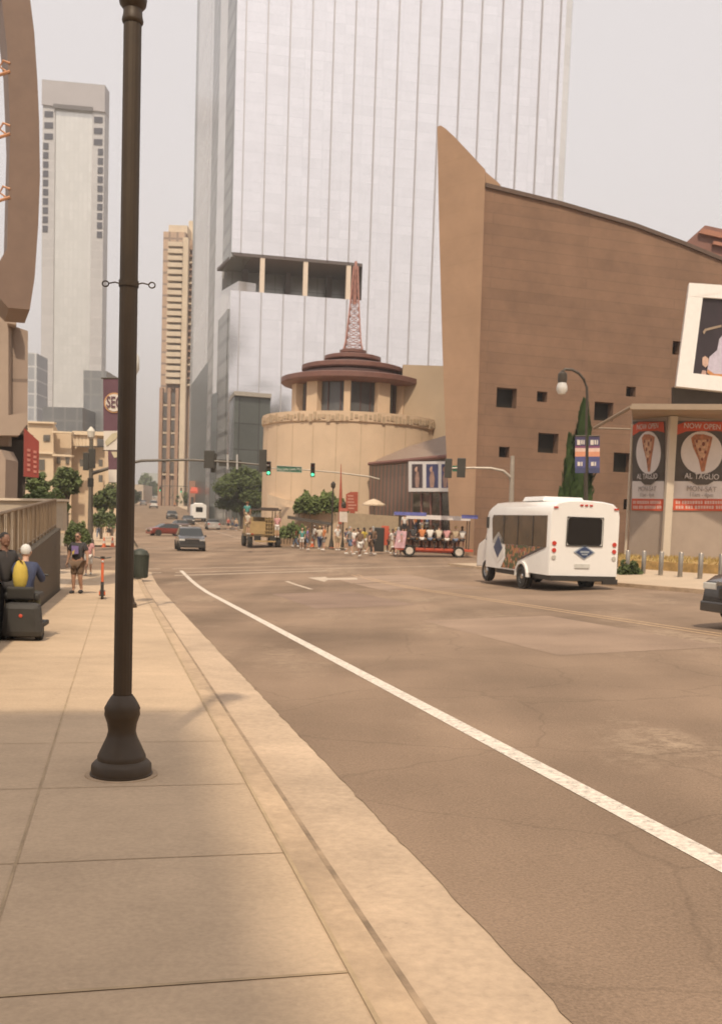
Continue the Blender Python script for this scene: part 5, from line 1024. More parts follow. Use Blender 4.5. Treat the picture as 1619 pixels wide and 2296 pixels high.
x, y = at(379, 1165); car('parked_car', 'dark car with bright windscreen farther up the left lane', x, y + 3, HEAD + math.pi, 4.8, 1.95, 1.6, pd, 'suv')
x, y = at(415, 1178); car('parked_car', 'black car stopped left of the distant white shuttle', x, y + 3, HEAD + math.pi, 4.7, 1.9, 1.5, pb, 'sedan')
x, y = at(477, 1187); car('parked_car', 'silver sedan seen from behind right of the distant white shuttle', x, y, HEAD, 4.6, 1.85, 1.5, psl, 'sedan')
x, y = at(322, 1133); car('parked_car', 'pale distant car at the left kerb far up the hill', x, y, HEAD, 4.6, 1.9, 1.6, psl, 'sedan'); x, y = at(345, 1140); car('parked_car', 'white distant van far up the hill', x, y, HEAD, 5, 2.1, 2.2, pw_, 'suv', 'van')
x, y = at(540, 1180); car('parked_car', 'grey parked car under the round street tree', x, y + 3, HEAD + 1.4, 4.6, 1.85, 1.5, psl, 'sedan')
c = G(1650, 1412, ROAD); car('dark_car', 'dark car nose entering at the right edge of the photo', c.x + 1.9, c.y + .4, HEAD + 1.7, 4.6, 1.9, 1.5, pb, 'sedan')
x, y = at(643, 1215); car('dark_vehicle', 'dark open utility vehicle behind the tan truck', x, y + 1.2, HEAD, 3.4, 1.8, 1.7, pd, 'suv', 'utility vehicle')
# the white shuttle bus
def shuttle(name, lab, x, y, rz, detail=True):
    z = T(x, y) + ROAD + .01; t = thing(name, lab, 'shuttle bus', (x, y, z), rz); t.scale = (1.05, 1.08, 1.04); wp = mat('bus white paint', (.76, .73, .68), rough=.3, coat=.5, var=.03, scale=1.5); W = 2.38; h = W / 2
    sec = [(-h, .55), (-h, 2.45), (-h + .05, 2.68), (-h + .25, 2.84), (-h + .6, 2.9), (0, 2.93), (h - .6, 2.9), (h - .25, 2.84), (h - .05, 2.68), (h, 2.45), (h, .55)]
    mb = MB(); ys = [(-3.3, 0), (-3.24, 1), (1.6, 1), (1.9, .93)]; rows = []
    for yy, k in ys:
        inset = .04 if k == 0 else 0; rows.append([(a * (1 - inset / h), yy, (b - .55) * (1 - inset * .3 if k else .985) + .55 if k != .93 else .55 + (b - .55) * .93) for a, b in sec])
    n = len(sec)
    for a, b in zip(rows, rows[1:]): mb.add(a + b, [(i, (i + 1) % n, (i + 1) % n + n, i + n) for i in range(n)])
    mb.add(rows[0], [tuple(range(n))]); mb.add(rows[-1], [tuple(range(n))]); mb.build('body', wp, t, smooth=True)
    # cab and nose
    mb = MB(); cab = [(1.85, .5), (1.85, 2.35), (2.15, 2.3), (2.55, 1.55), (3.15, 1.35), (3.3, 1.1), (3.32, .5)]; w2 = 1.0
    mb.prism([(-w2, a, b) for a, b in cab], (2 * w2, 0, 0)); mb.build('cab', wp, t, bevel=.05)
    mb = MB(); mb.quad((-w2 * .9, 2.2, 2.25), (w2 * .9, 2.2, 2.25), (w2 * .9, 2.57, 1.6), (-w2 * .9, 2.57, 1.6)); mb.prism([(-w2 - .01, 1.95, 1.5), (-w2 - .01, 1.95, 2.2), (-w2 - .01, 2.12, 2.2), (-w2 - .01, 2.45, 1.5)], (2 * w2 + .02, 0, 0)); mb.build('windscreen', cardglass, t)
    for s in (-1, 1):
        mb = MB(); mb.box((s * .8, 3.3, 1.0), (.28, .08, .22)); mb.build('headlight', mat('headlamp', (.6, .58, .52)), t)
    mb = MB(); mb.box((0, 3.36, .6), (1.9, .12, .22)); mb.build('bumper', dark, t)
    mb = MB(); mb.box((0, -3.3, .47), (2.2, .12, .15)); mb.box((0, -1, .48), (2.1, 4.5, .2)); mb.box((.9, -3.34, .38), (.5, .1, .16)); mb.build('chassis', dark, t)
    for sx in (-1.02, 1.02):
        wheel(t, sx * 1.075, -1.37, .40, .28, rimc=chrome); wheel(t, sx * .94, 2.16, .40, .25, rimc=chrome)
        mb = MB(); r0, r1 = .42, .50
        vs = []; 
        for k in range(13):
            a = math.pi * k / 12
            for rr in (r0, r1):
                for xx in (sx * 1.10, sx * 1.235): vs.append((xx, -1.37 + rr * math.cos(a), .40 + rr * math.sin(a)))
        fs = []
        for k in range(12): o = k * 4; fs += [(o, o + 1, o + 5, o + 4), (o + 2, o + 3, o + 7, o + 6), (o + 1, o + 3, o + 7, o + 5), (o, o + 2, o + 6, o + 4)]
        mb.add(vs, fs); mb.build('fender', wp, t)
        mb = MB(); mb.lathe([(0, 0), (.46, 0)], c=(sx * 1.172, -1.37, .42), n=20, axis='x'); mb.build('wheel_arch', dark, t)
    rg = mat('bus rear glass', (.016, .013, .011), rough=.3, var=0, spec=.2)
    mb = MB(); poly = []
    for cx, cz, a0 in ((.47, 2.27, 0), (-.49, 2.27, 90), (-.49, 1.62, 180), (.47, 1.62, 270)):
        for k in range(5): a = R(a0 + k * 22.5); poly.append((cx + .1 * math.cos(a), -3.318, cz + .1 * math.sin(a)))
    mb.prism(poly, (0, .05, 0)); mb.build('rear_window', rg, t)
    mb = MB(); mb.box((0, -.9, 2.98), (1.5, 1.7, .16), taper=.9); mb.build('roof_unit', wp, t, bevel=.04)
    if not detail: return t
    mb = MB(); mb.tube([p[0:1] + (-3.31,) + p[2:] for p in []] or [(-.62, -3.325, 1.5), (-.62, -3.325, 2.39), (.6, -3.325, 2.39), (.6, -3.325, 1.5), (-.62, -3.325, 1.5)], .018, 4); mb.build('window_seal', dark, t)
    sg = mat('side glass', (.10, .062, .032), rough=.15, var=.4, scale=1.4, spec=.4); X = -h - .012
    for sgn in (1, -1):
        Xs = X * sgn; e = (.03 * sgn, 0, 0)
        mb = MB(); mb.prism([(Xs, -3.12, 1.42), (Xs, -3.12, 2.42), (Xs, 1.30, 2.42), (Xs, 1.42, 2.30), (Xs, 1.30, 1.42)], e); mb.build('side_window', sg, t)
        for yy in (-2.1, -.9, .3): mb = MB(); mb.box((Xs - .006 * sgn, yy, 1.92), (.02, .045, 1.0)); mb.build('window_bar', dark, t)
        wr = mat('flower reflection paint', (.16, .095, .045), rough=.25, var=0); nt = wr.node_tree  # flower bed reflection on the glossy side, put into the colour
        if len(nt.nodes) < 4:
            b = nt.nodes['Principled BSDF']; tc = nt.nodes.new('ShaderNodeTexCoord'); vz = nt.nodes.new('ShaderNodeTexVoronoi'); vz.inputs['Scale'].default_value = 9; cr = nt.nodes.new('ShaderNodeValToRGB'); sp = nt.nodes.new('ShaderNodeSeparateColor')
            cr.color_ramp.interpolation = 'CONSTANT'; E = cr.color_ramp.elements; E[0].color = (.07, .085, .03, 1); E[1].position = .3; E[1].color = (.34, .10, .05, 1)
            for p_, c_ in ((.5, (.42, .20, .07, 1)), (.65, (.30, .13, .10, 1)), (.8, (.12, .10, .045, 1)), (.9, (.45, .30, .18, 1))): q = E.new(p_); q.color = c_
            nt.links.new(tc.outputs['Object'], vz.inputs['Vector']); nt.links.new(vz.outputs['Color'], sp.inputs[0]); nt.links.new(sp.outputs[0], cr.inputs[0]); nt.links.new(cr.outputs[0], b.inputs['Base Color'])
        mb = MB(); mb.prism([(Xs, -2.95, 1.415), (Xs, -.92, .86), (Xs, -.8, .60), (Xs, .45, .60), (Xs, .10, .95), (Xs, .16, 1.415)], e); mb.build('side_reflection', wr, t)
        mb = MB(); mb.prism([(Xs - .004 * sgn, -3.05, 1.41), (Xs - .004 * sgn, -2.75, 1.41), (Xs - .004 * sgn, -.98, .95), (Xs - .004 * sgn, -1.0, .90)], e); mb.build('pin_stripe', mat('wrap stripe dark', (.10, .08, .07)), t)
        bm_ = mat('logo blue', (.035, .055, .12), rough=.3)
        mb = MB(); Xd = Xs - .008 * sgn; mb.prism([(Xd, .78, .92), (Xd, 1.18, 1.28), (Xd, .78, 1.68), (Xd, .38, 1.28)], e); mb.build('logo_diamond', bm_, t)
        mb = MB(); Xd = Xs - .0 * sgn; mb.prism([(Xd + .004 * sgn, .78, .72), (Xd, 1.32, 1.05), (Xd, 1.32, 1.5), (Xd, .78, 1.84), (Xd, .24, 1.5), (Xd, .24, 1.05)], e); mb.build('logo_panel', wp, t)
        text('lettering', 'MTA', .2, wp, t, (Xs - .02 * sgn, .78, 1.28), (math.pi / 2, 0, -math.pi / 2 * sgn), sx=1.0) if False else None
    mb = MB(); d = -3.325; mb.prism([(-.36, d, 1.30), (0, d, 1.53), (.36, d, 1.30), (0, d, 1.07)], (0, .02, 0)); mb.build('logo_diamond', mat('logo pale blue', (.30, .33, .36)), t)
    mb = MB(); d = -3.34; mb.prism([(-.29, d, 1.30), (0, d, 1.485), (.29, d, 1.30), (0, d, 1.115)], (0, .02, 0)); mb.build('logo_diamond', mat('logo blue', (.035, .055, .12)), t)
    mb = MB(); mb.box((0, -3.345, 1.31), (.3, .01, .06)); mb.box((0, -3.345, 1.23), (.2, .01, .04)); mb.build('logo_bar', mat('logo pale blue', (.3, .33, .36)), t)
    rl = mat('red lamp lens', (.50, .045, .03), rough=.25, var=0); cl = mat('clear lamp lens', (.45, .42, .36), rough=.2, var=0)
    for s in (-1, 1):
        for zz, m_ in ((1.56, rl), (1.34, rl), (1.12, cl)):
            vs = [(s * 1.02 + .07 * math.cos(a), -3.33, zz + .07 * math.sin(a)) for a in [k * math.pi / 6 for k in range(12)]]; mb = MB(); mb.prism(vs, (0, .04, 0)); mb.build('tail_light', m_, t)
        mb = MB(); mb.box((s * 1.02, -3.325, 2.68), (.14, .03, .05)); mb.build('marker_light', rl, t)
    for xx in (-.16, 0, .16): mb = MB(); mb.box((xx, -3.315, 2.77), (.1, .03, .05)); mb.build('marker_light', rl, t)
    mb = MB(); mb.box((-.05, -3.32, .86), (.5, .02, .13)); mb.build('number_plate', mat('plate', (.55, .53, .47)), t)
    mb = MB(); mb.box((-1.2, 1.78, 2.15), (.1, .12, .4)); mb.build('mirror', dark, t)
    return t
rl_ = Vector((6.02, 32.6)); ctr = rl_ + VS * 1.19 + US * 3.3; shuttle('shuttle_bus', 'near white shuttle bus with a dark rear window and blue diamond logo', ctr.x, ctr.y, HEAD)
x, y = at(446, 1170); shuttle('distant_shuttle', 'small distant white shuttle seen from behind up the street', x - .7, y + 3, HEAD, False)
# the tan open party truck
def truck():
    x, y = at(577, 1229); t = thing('open_truck', 'tan high sided open truck with roof rack and black tyres seen from behind', 'truck', (x, y + 2.5, T(x, y + 2.5) + ROAD), HEAD)
    tan = mat('tan paint', (.38, .255, .11), rough=.6, var=.2, scale=2); tan2 = mat('tan dark slat', (.17, .115, .055), var=.3, scale=3)
    mb = MB(); mb.box((0, 0, 1.0), (2.5, 5.2, .25)); mb.build('bed_floor', tan2, t)
    for sx in (-1.22, 1.22): mb = MB(); mb.box((sx, -.4, 1.65), (.08, 4.4, 1.1)); mb.build('side_panel', tan, t)
    mb = MB(); mb.box((-.62, -2.6, 1.62), (1.2, .08, 1.05)); mb.build('tailgate', tan, t, bevel=.01); mb = MB(); mb.box((.98, -2.6, 1.5), (.5, .08, .8)); mb.build('rear_panel', tan, t, bevel=.01)
    for i, xx in enumerate((.0, .2, .4, .6)): mb = MB(); mb.box((xx, -2.64, 1.75), (.06, .06, 1.5)); mb.build('ladder_rail', tan, t)
    for zz in (1.1, 1.4, 1.7, 2.0, 2.3): mb = MB(); mb.box((.3, -2.68, zz), (.7, .05, .06)); mb.build('ladder_rung', tan, t)
    for sx in (-1.2, 1.2):
        for yy in (-2.5, 0, 1.6): mb = MB(); mb.box((sx, yy, 2.3), (.07, .07, 1.6)); mb.build('roof_post', tan2, t)
    mb = MB(); mb.box((.35, -.5, 3.12), (1.9, 4.2, .12)); mb.box((.5, -.9, 3.24), (1.3, 2.4, .12)); mb.build('roof_canopy', mat('dark canopy', (.085, .06, .045), var=.2), t)
    mb = MB(); mb.box((0, 2.2, 1.8), (2.3, 1.3, 1.4)); mb.build('cab', tan, t, bevel=.08)
    for sx in (-1.15, 1.15):
        for yy in (-2.0, 1.9): wheel(t, sx, yy, .5, .36, rimc=tan2)
    for sx in (-.62, .62): mb = MB(); mb.box((sx, -2.62, .78), (.55, .1, .42)); mb.build('mud_flap', rubber, t)
    mb = MB(); mb.box((0, -2.7, .55), (1.7, .12, .12)); mb.build('bumper', tan, t)
    for sx in (-1.05, 1.1): mb = MB(); mb.box((sx, -2.66, 1.1), (.16, .05, .1)); mb.build('tail_light', mat('tail lamp', (.38, .04, .025)), t)
truck()
# ------------------------------------------------------------------ people
PC = {}
def skin_mesh(pts, edges, sub=1):
    me = bpy.data.meshes.new('k'); me.from_pydata([p[:3] for p in pts], edges, []); o = bpy.data.objects.new('k', me); COL.objects.link(o)
    sm = o.modifiers.new('s', 'SKIN'); sm.use_smooth_shade = True; su = o.modifiers.new('u', 'SUBSURF'); su.levels = sub; su.render_levels = sub
    for i, p in enumerate(pts): me.skin_vertices[0].data[i].radius = (p[3], p[4] if len(p) > 4 else p[3])
    me.skin_vertices[0].data[0].use_root = True
    dg = bpy.context.evaluated_depsgraph_get(); dg.update(); r_ = bpy.data.meshes.new_from_object(o.evaluated_get(dg)); bpy.data.objects.remove(o); return r_
def joints(pose):
    J = dict(pel=(0, 0, .93), wai=(0, 0, 1.07), che=(0, 0, 1.27), nb=(0, .01, 1.43), nk=(0, -.005, 1.5), hd=(0, -.02, 1.62))
    for s, k in ((-1, 'l'), (1, 'r')):
        J['s' + k] = (s * .175, .01, 1.385); J['e' + k] = (s * .225, .03, 1.11); J['w' + k] = (s * .235, -.06, .88); J['h' + k] = (s * .232, -.085, .80)
        J['p' + k] = (s * .09, 0, .87); J['n' + k] = (s * .10, -.02, .49); J['a' + k] = (s * .10, .02, .09); J['t' + k] = (s * .115, -.14, .035)
    if pose == 'walk':
        J.update(nl=(-.09, -.17, .50), al=(-.09, -.24, .10), tl=(-.1, -.39, .06), nr=(.09, .03, .47), ar=(.09, .27, .15), tr=(.1, .16, .03), el=(-.23, .13, 1.13), wl=(-.25, .16, .89), hl=(-.25, .15, .81), er=(.23, -.04, 1.12), wr=(.25, -.19, .93), hr=(.25, -.24, .86))
    if pose == 'stroll':
        J.update(nl=(-.1, -.06, .49), al=(-.11, -.03, .09), tl=(-.13, -.19, .035), nr=(.1, -.08, .50), ar=(.1, .03, .12), tr=(.12, -.12, .04), el=(-.27, .04, 1.13), wl=(-.30, -.04, .90), hl=(-.30, -.07, .82), er=(.27, .02, 1.13), wr=(.31, -.06, .91), hr=(.31, -.09, .83))
    if pose == 'talk':
        J.update(er=(.24, -.02, 1.13), wr=(.16, -.22, 1.2), hr=(.13, -.27, 1.27))
    if pose in ('sit', 'reach', 'perch'):
        dz = -.43 if pose != 'perch' else -.18
        for k in ('pel', 'wai', 'che', 'nb', 'nk', 'hd', 'sl', 'sr', 'el', 'er', 'wl', 'wr', 'hl', 'hr', 'pl', 'pr'): a = J[k]; J[k] = (a[0], a[1], a[2] + dz)
        for s, k in ((-1, 'l'), (1, 'r')): J['n' + k] = (s * .13, -.42, .50 if pose != 'perch' else .62); J['a' + k] = (s * .13, -.40, .10 if pose != 'perch' else .25); J['t' + k] = (s * .14, -.54, .05 if pose != 'perch' else .2)
        lean = -.10
        for k, f in (('wai', .3), ('che', .8), ('nb', 1.1), ('nk', 1.2), ('hd', 1.4), ('sl', 1), ('sr', 1)): a = J[k]; J[k] = (a[0], a[1] + lean * f, a[2])
        for s, k in ((-1, 'l'), (1, 'r')):
            J['e' + k] = (s * .25, -.22, .74 if pose != 'perch' else 1.0); J['w' + k] = (s * .2, -.42, .72 if pose != 'perch' else 1.02); J['h' + k] = (s * .18, -.5, .72 if pose != 'perch' else 1.02)
        if pose == 'reach': J.update(er=(.34, -.25, .80), wr=(.40, -.47, .84), hr=(.42, -.55, .81))
    return J
def figure(pose, long_legs, near, heavy=1.):
    key = (pose, long_legs, near, heavy)
    if key in PC: return PC[key]
    J = joints(pose); hv = heavy; rad = dict(pel=(.135 * hv, .10 * hv), wai=(.118 * hv, .088 * hv * hv), che=(.15 * hv, .105 * hv), nb=(.075, .065), nk=(.052, .052), hd=(.06, .06))
    for k in 'lr':
        rad.update({'s' + k: (.06 * hv,) * 2, 'e' + k: (.043 * hv,) * 2, 'w' + k: (.028, .028), 'h' + k: (.036, .022), 'p' + k: (.088 * hv,) * 2, 'n' + k: (.056 * hv,) * 2, 'a' + k: (.038, .038), 't' + k: (.036, .03)})
    def mk(names, edges, grow=0., over={}):
        pts = [J[n][:3] + tuple(over.get(n, (rad[n][0] + grow, rad[n][1] + grow))) for n in names]; ix = {n: i for i, n in enumerate(names)}; return skin_mesh(pts, [(ix[a], ix[b]) for a, b in edges])
    names = ['pel', 'wai', 'che', 'nb', 'nk', 'hd'] + [a + k for k in 'lr' for a in 'sewhpnat']
    ed = [('pel', 'wai'), ('wai', 'che'), ('che', 'nb'), ('nb', 'nk'), ('nk', 'hd')]
    for k in 'lr': ed += [('che', 's' + k), ('s' + k, 'e' + k), ('e' + k, 'w' + k), ('w' + k, 'h' + k), ('pel', 'p' + k), ('p' + k, 'n' + k), ('n' + k, 'a' + k), ('a' + k, 't' + k)]
    body = mk(names, ed); bm = bmesh.new(); bm.from_mesh(body); hd = Vector(J['hd'])
    def ell(c, s, seg=14): bmesh.ops.create_uvsphere(bm, u_segments=seg, v_segments=seg // 2 + 2, radius=1, matrix=Matrix.Translation(c) @ Matrix.Diagonal((s[0], s[1], s[2], 1)))
    ell(hd, (.077, .094, .115)); ell(hd + Vector((0, -.03, -.065)), (.052, .06, .05))
    if near:
        ell(hd + Vector((0, -.098, -.012)), (.014, .02, .024), 8)
        for s in (-1, 1): ell(hd + Vector((s * .08, .005, -.005)), (.012, .022, .032), 8)
        ell(hd + Vector((0, -.086, -.052)), (.024, .012, .008), 8)
        for k, s in (('l', -1), ('r', 1)):
            h0, w0 = Vector(J['h' + k]), Vector(J['w' + k]); d = (h0 - w0).normalized(); side = d.cross(Vector((s, 0, 0))).normalized() if abs(d.x) < .8 else Vector((0, 0, 1)); nrm = d.cross(side)
            tmp = MB()
            for i, (o_, L_) in enumerate(((-.027, .062), (-.009, .075), (.009, .07), (.026, .055))):
                a = h0 + side * o_ + d * .02; b_ = a + d * L_ * .5 + nrm * .008; c_ = b_ + d * L_ * .42 + nrm * .022; tmp.tube([a, b_, c_], [.010, .009, .0075], 6)
            a = h0 - side * .03 - d * .02; tmp.tube([a, a - side * .025 + d * .03, a - side * .03 + d * .06], [.012, .0105, .009], 6)
            vs = [bm.verts.new(v) for v in tmp.v]
            for f in tmp.f:
                try: bm.faces.new([vs[i] for i in f])
                except ValueError: pass
    for f in bm.faces: f.smooth = True
    bm.to_mesh(body); bm.free()
    # clothes follow the same skeleton
    J2 = dict(J)
    for k in 'lr': J['m' + k] = tuple(Vector(J['s' + k]).lerp(Vector(J['e' + k]), .72)); rad['m' + k] = (.056 * hv, .056 * hv)
    J['hem'] = tuple(Vector(J['pel']) + Vector((0, 0, -.05 if pose in ('stand', 'walk', 'stroll', 'talk') else 0))); rad['hem'] = (.15 * hv, .115 * hv)
    shirt = mk(['hem', 'wai', 'che', 'nb', 'sl', 'ml', 'sr', 'mr'], [('hem', 'wai'), ('wai', 'che'), ('che', 'nb'), ('che', 'sl'), ('sl', 'ml'), ('che', 'sr'), ('sr', 'mr')], .02, {'nb': (.07, .06)})
    jk = mk(['hem', 'wai', 'che', 'nb', 'sl', 'el', 'wl', 'sr', 'er', 'wr'], [('hem', 'wai'), ('wai', 'che'), ('che', 'nb'), ('che', 'sl'), ('sl', 'el'), ('el', 'wl'), ('che', 'sr'), ('sr', 'er'), ('er', 'wr')], .022, {'nb': (.07, .06)})
    for k in 'lr': J['k' + k] = tuple(Vector(J['p' + k]).lerp(Vector(J['n' + k]), 1.0)); rad['k' + k] = (.078 * min(hv, 1.08), .078 * min(hv, 1.08))
    if long_legs: pants = mk(['pel', 'pl', 'nl', 'al', 'pr', 'nr', 'ar'], [('pel', 'pl'), ('pl', 'nl'), ('nl', 'al'), ('pel', 'pr'), ('pr', 'nr'), ('nr', 'ar')], .02)
    else: pants = mk(['pel', 'pl', 'kl', 'pr', 'kr'], [('pel', 'pl'), ('pl', 'kl'), ('pel', 'pr'), ('pr', 'kr')], .018)
    sh = MB()
    for k in 'lr':
        a, b_ = Vector(J['a' + k]), Vector(J['t' + k]); d = (b_ - a); c_ = a.lerp(b_, .5) + Vector((0, 0, -.02)); sh.ball(tuple(c_), .14, 10, (.38, 1.05, .42))
    shoes = bpy.data.meshes.new('shoes'); shoes.from_pydata(sh.v, [], sh.f)
    hr = MB(); hr.ball((hd.x, hd.y + .018, hd.z + .028), .1, 14, (.87, .98, 1.02)); hair = bpy.data.meshes.new('hair'); bmh = bmesh.new()
    vs = [bmh.verts.new(v) for v in hr.v]
    for f in hr.f:
        c_ = sum((Vector(hr.v[i]) for i in f), Vector()) / 4 - hd
        if c_.y > -.03 - (c_.z - .05) * 1.2 or c_.z > .075:
            try: bmh.faces.new([vs[i] for i in f])
            except ValueError: pass
    bmesh.ops.remove_doubles(bmh, verts=bmh.verts, dist=1e-4); bmh.to_mesh(hair); bmh.free()
    lh = MB(); lh.ball((hd.x, hd.y + .07, hd.z - .12), .1, 10, (.75, .5, 1.7)); lhair = bpy.data.meshes.new('long_hair'); lhair.from_pydata(lh.v, [], lh.f)
    for m_ in (shirt, jk, pants, shoes, hair, lhair):
        for p in m_.polygons: p.use_smooth = True
    PC[key] = dict(body=body, shirt=shirt, jacket=jk, pants=pants, shoes=shoes, hair=hair, long_hair=lhair); PC[key]['J'] = dict(J)
    return PC[key]
CLO = dict(white=(.62, .58, .52), black=(.045, .04, .038), grey=(.25, .24, .22), blue=(.10, .14, .25), navy=(.05, .06, .11), red=(.38, .06, .04), pink=(.52, .26, .25), orange=(.50, .18, .06), teal=(.08, .25, .22), tan=(.40, .30, .19), green=(.10, .17, .08), purple=(.20, .14, .30), yellow=(.55, .40, .07), denim=(.13, .17, .24), brown=(.16, .10, .06), cream=(.55, .47, .36), olive=(.14, .13, .07))
SK = dict(pale=(.52, .31, .21), tan=(.40, .22, .14), brown=(.20, .10, .06)); HR = dict(brown=(.08, .05, .03), black=(.025, .02, .017), blond=(.40, .28, .13), white=(.62, .60, .55), grey=(.3, .29, .27))
def mm(kind, key, tab): return mat('%s %s' % (kind, key), tab[key], rough=.85 if kind != 'skin' else .6, var=.15 if kind == 'cloth' else .05, scale=5)
def person(lab, x, y, rz=0, pose='stand', h=1.72, top='white', bot='denim', long_legs=False, skin='pale', hair='brown', group=None, z=None, jacket=False, near=False, longhair=False, heavy=1., hat=None):
    f = figure(pose, long_legs, near, heavy); z = T(x, y) if z is None else z; t = thing('person', lab, 'person', (x, y, z), rz, group); s = h / 1.75; t.scale = (s, s, s)
    def pt(nm, me, m_):
        o = link(nm, me, t)
        if not me.materials: me.materials.append(None)
        o.material_slots[0].link = 'OBJECT'; o.material_slots[0].material = m_; return o
    pt('body', f['body'], mm('skin', skin, SK)); pt('jacket' if jacket else 'shirt', f['jacket'] if jacket else f['shirt'], mm('cloth', top, CLO)); pt('trousers' if long_legs else 'shorts', f['pants'], mm('cloth', bot, CLO)); pt('shoes', f['shoes'], mm('cloth', 'black' if near else 'white', CLO)); pt('hair', f['hair'], mm('hair', hair, HR))
    if longhair: pt('long_hair', f['long_hair'], mm('hair', hair, HR))
    if hat:
        hd = f['J']['hd']; mb = MB(); mb.lathe([(.0, .125), (.07, .115), (.09, .06), (.095, .045), (.16, .04), (.16, .03), (.09, .03)], c=(hd[0], hd[1], hd[2]), n=14); mb.build('hat', mm('cloth', hat, CLO), t, smooth=True)
    return t
def pers(px, py, lab, **k): p = G(px, py); return person(lab, p.x, p.y, **k)
GR = 'pedestrians on the left sidewalk'
w = pers(175, 1331, 'heavy man in black graphic T-shirt and dark shorts walking toward the viewer', pose='stroll', h=1.9, top='black', bot='brown', skin='tan', hair='brown', near=True, heavy=1.34, rz=-.15)
jj = figure('stroll', False, True, 1.34)['J']; mb = MB(); mb.prism([(-.10, -.215, 1.36), (.10, -.215, 1.36), (.11, -.225, 1.14), (-.09, -.225, 1.12)], (0, .02, 0)); mb.build('shirt_print', mm('cloth', 'purple', CLO), w); mb = MB(); mb.prism([(-.07, -.235, 1.20), (0, -.235, 1.25), (-.02, -.235, 1.13), (-.07, -.235, 1.12)], (0, .01, 0)); mb.build('shirt_print', mm('cloth', 'yellow', CLO), w)
hd = jj['hd']; mb = MB(); mb.box((hd[0], hd[1] - .093, hd[2] + .012), (.13, .02, .03)); mb.build('sunglasses', dark, w)
pers(199, 1290, 'person in pink top with pale hat walking behind the man in black', pose='walk', top='pink', bot='white', hat='cream', rz=.2, h=1.7)
pers(222, 1207, 'distant walker in grey top and blue trousers on the far sidewalk', top='grey', bot='denim', long_legs=True, pose='walk'); pers(245, 1206, 'distant walker in white T-shirt and dark shorts on the far sidewalk', top='white', bot='black', pose='walk')
pers(256, 1196, 'distant walker in red top near the lamp post', top='red', bot='grey', pose='walk'); pers(265, 1192, 'distant walker in white top beside the lamp post', top='white', bot='denim', pose='walk', long_legs=True)
# mobility scooter with its rider
def mobility():
    b = G(52, 1432); x, y = b.x, b.y; z = T(x, y); rz = HEAD - .1; t = thing('mobility_scooter', 'bulky black mobility scooter with a red rear reflector by the railing', 'mobility scooter', (x, y + .1, z), rz)
    bk = mat('scooter black cover', (.04, .036, .03), rough=.6, var=.2, scale=4)
    mb = MB(); mb.box((0, -.15, .38), (.58, .5, .40), taper=.82); mb.build('rear_cover', bk, t, bevel=.1)
    mb = MB(); mb.box((0, -.08, .70), (.56, .5, .12)); mb.build('seat', bk, t, bevel=.04); mb = MB(); mb.box((0, -.36, .76), (.42, .08, .2), rx=.12); mb.build('backrest', bk, t, bevel=.03)
    mb = MB(); mb.box((0, .45, .18), (.5, .75, .08)); mb.build('footboard', bk, t, bevel=.02); mb = MB(); mb.tube([(0, .82, .2), (0, .68, .62), (0, .58, .98)], .035, 8); mb.tube([(-.28, .52, 1.0), (0, .58, 1.02), (.28, .52, 1.0)], .02, 6); mb.build('tiller', bk, t)
    for sx in (-.28, .28): wheel(t, sx, -.3, .14, .11, rimc=greysteel)
    wheel(t, .0, .82, .13, .1, rimc=greysteel)
    mb = MB(); mb.ball((.05, -.625, .42), .03, 10, (1, .4, 1)); mb.build('reflector', mat('red reflector', (.6, .09, .05), rough=.3), t)
    mb = MB(); mb.box((.06, -.5, .35), (.64, .26, .54), taper=.86); mb.build('rear_bag', bk, t, bevel=.09)
    q = Matrix.Rotation(rz, 3, 'Z') @ Vector((0, -.10, .18)); r_ = person('white haired person in yellow and navy jacket riding the mobility scooter', x + q.x, y + .1 + q.y, rz + math.pi, 'reach', 1.74, 'navy', 'olive', True, 'pale', 'white', None, z + .22, True, True)
    f = figure('reach', True, True); J = f['J']; 
    # yellow rear panel and side of the jacket
    mb = MB(); mb.ball((.05, .035, .80), .2, 12, (.62, .62, 1.35)); mb.build('yellow_panel', mm('cloth', 'yellow', CLO), r_, smooth=True)
mobility()
pers(10, 1430, 'dark haired person in dark jacket standing beside the mobility scooter', pose='talk', top='black', bot='black', long_legs=True, skin='brown', hair='black', jacket=True, near=True, rz=.9, h=1.72)
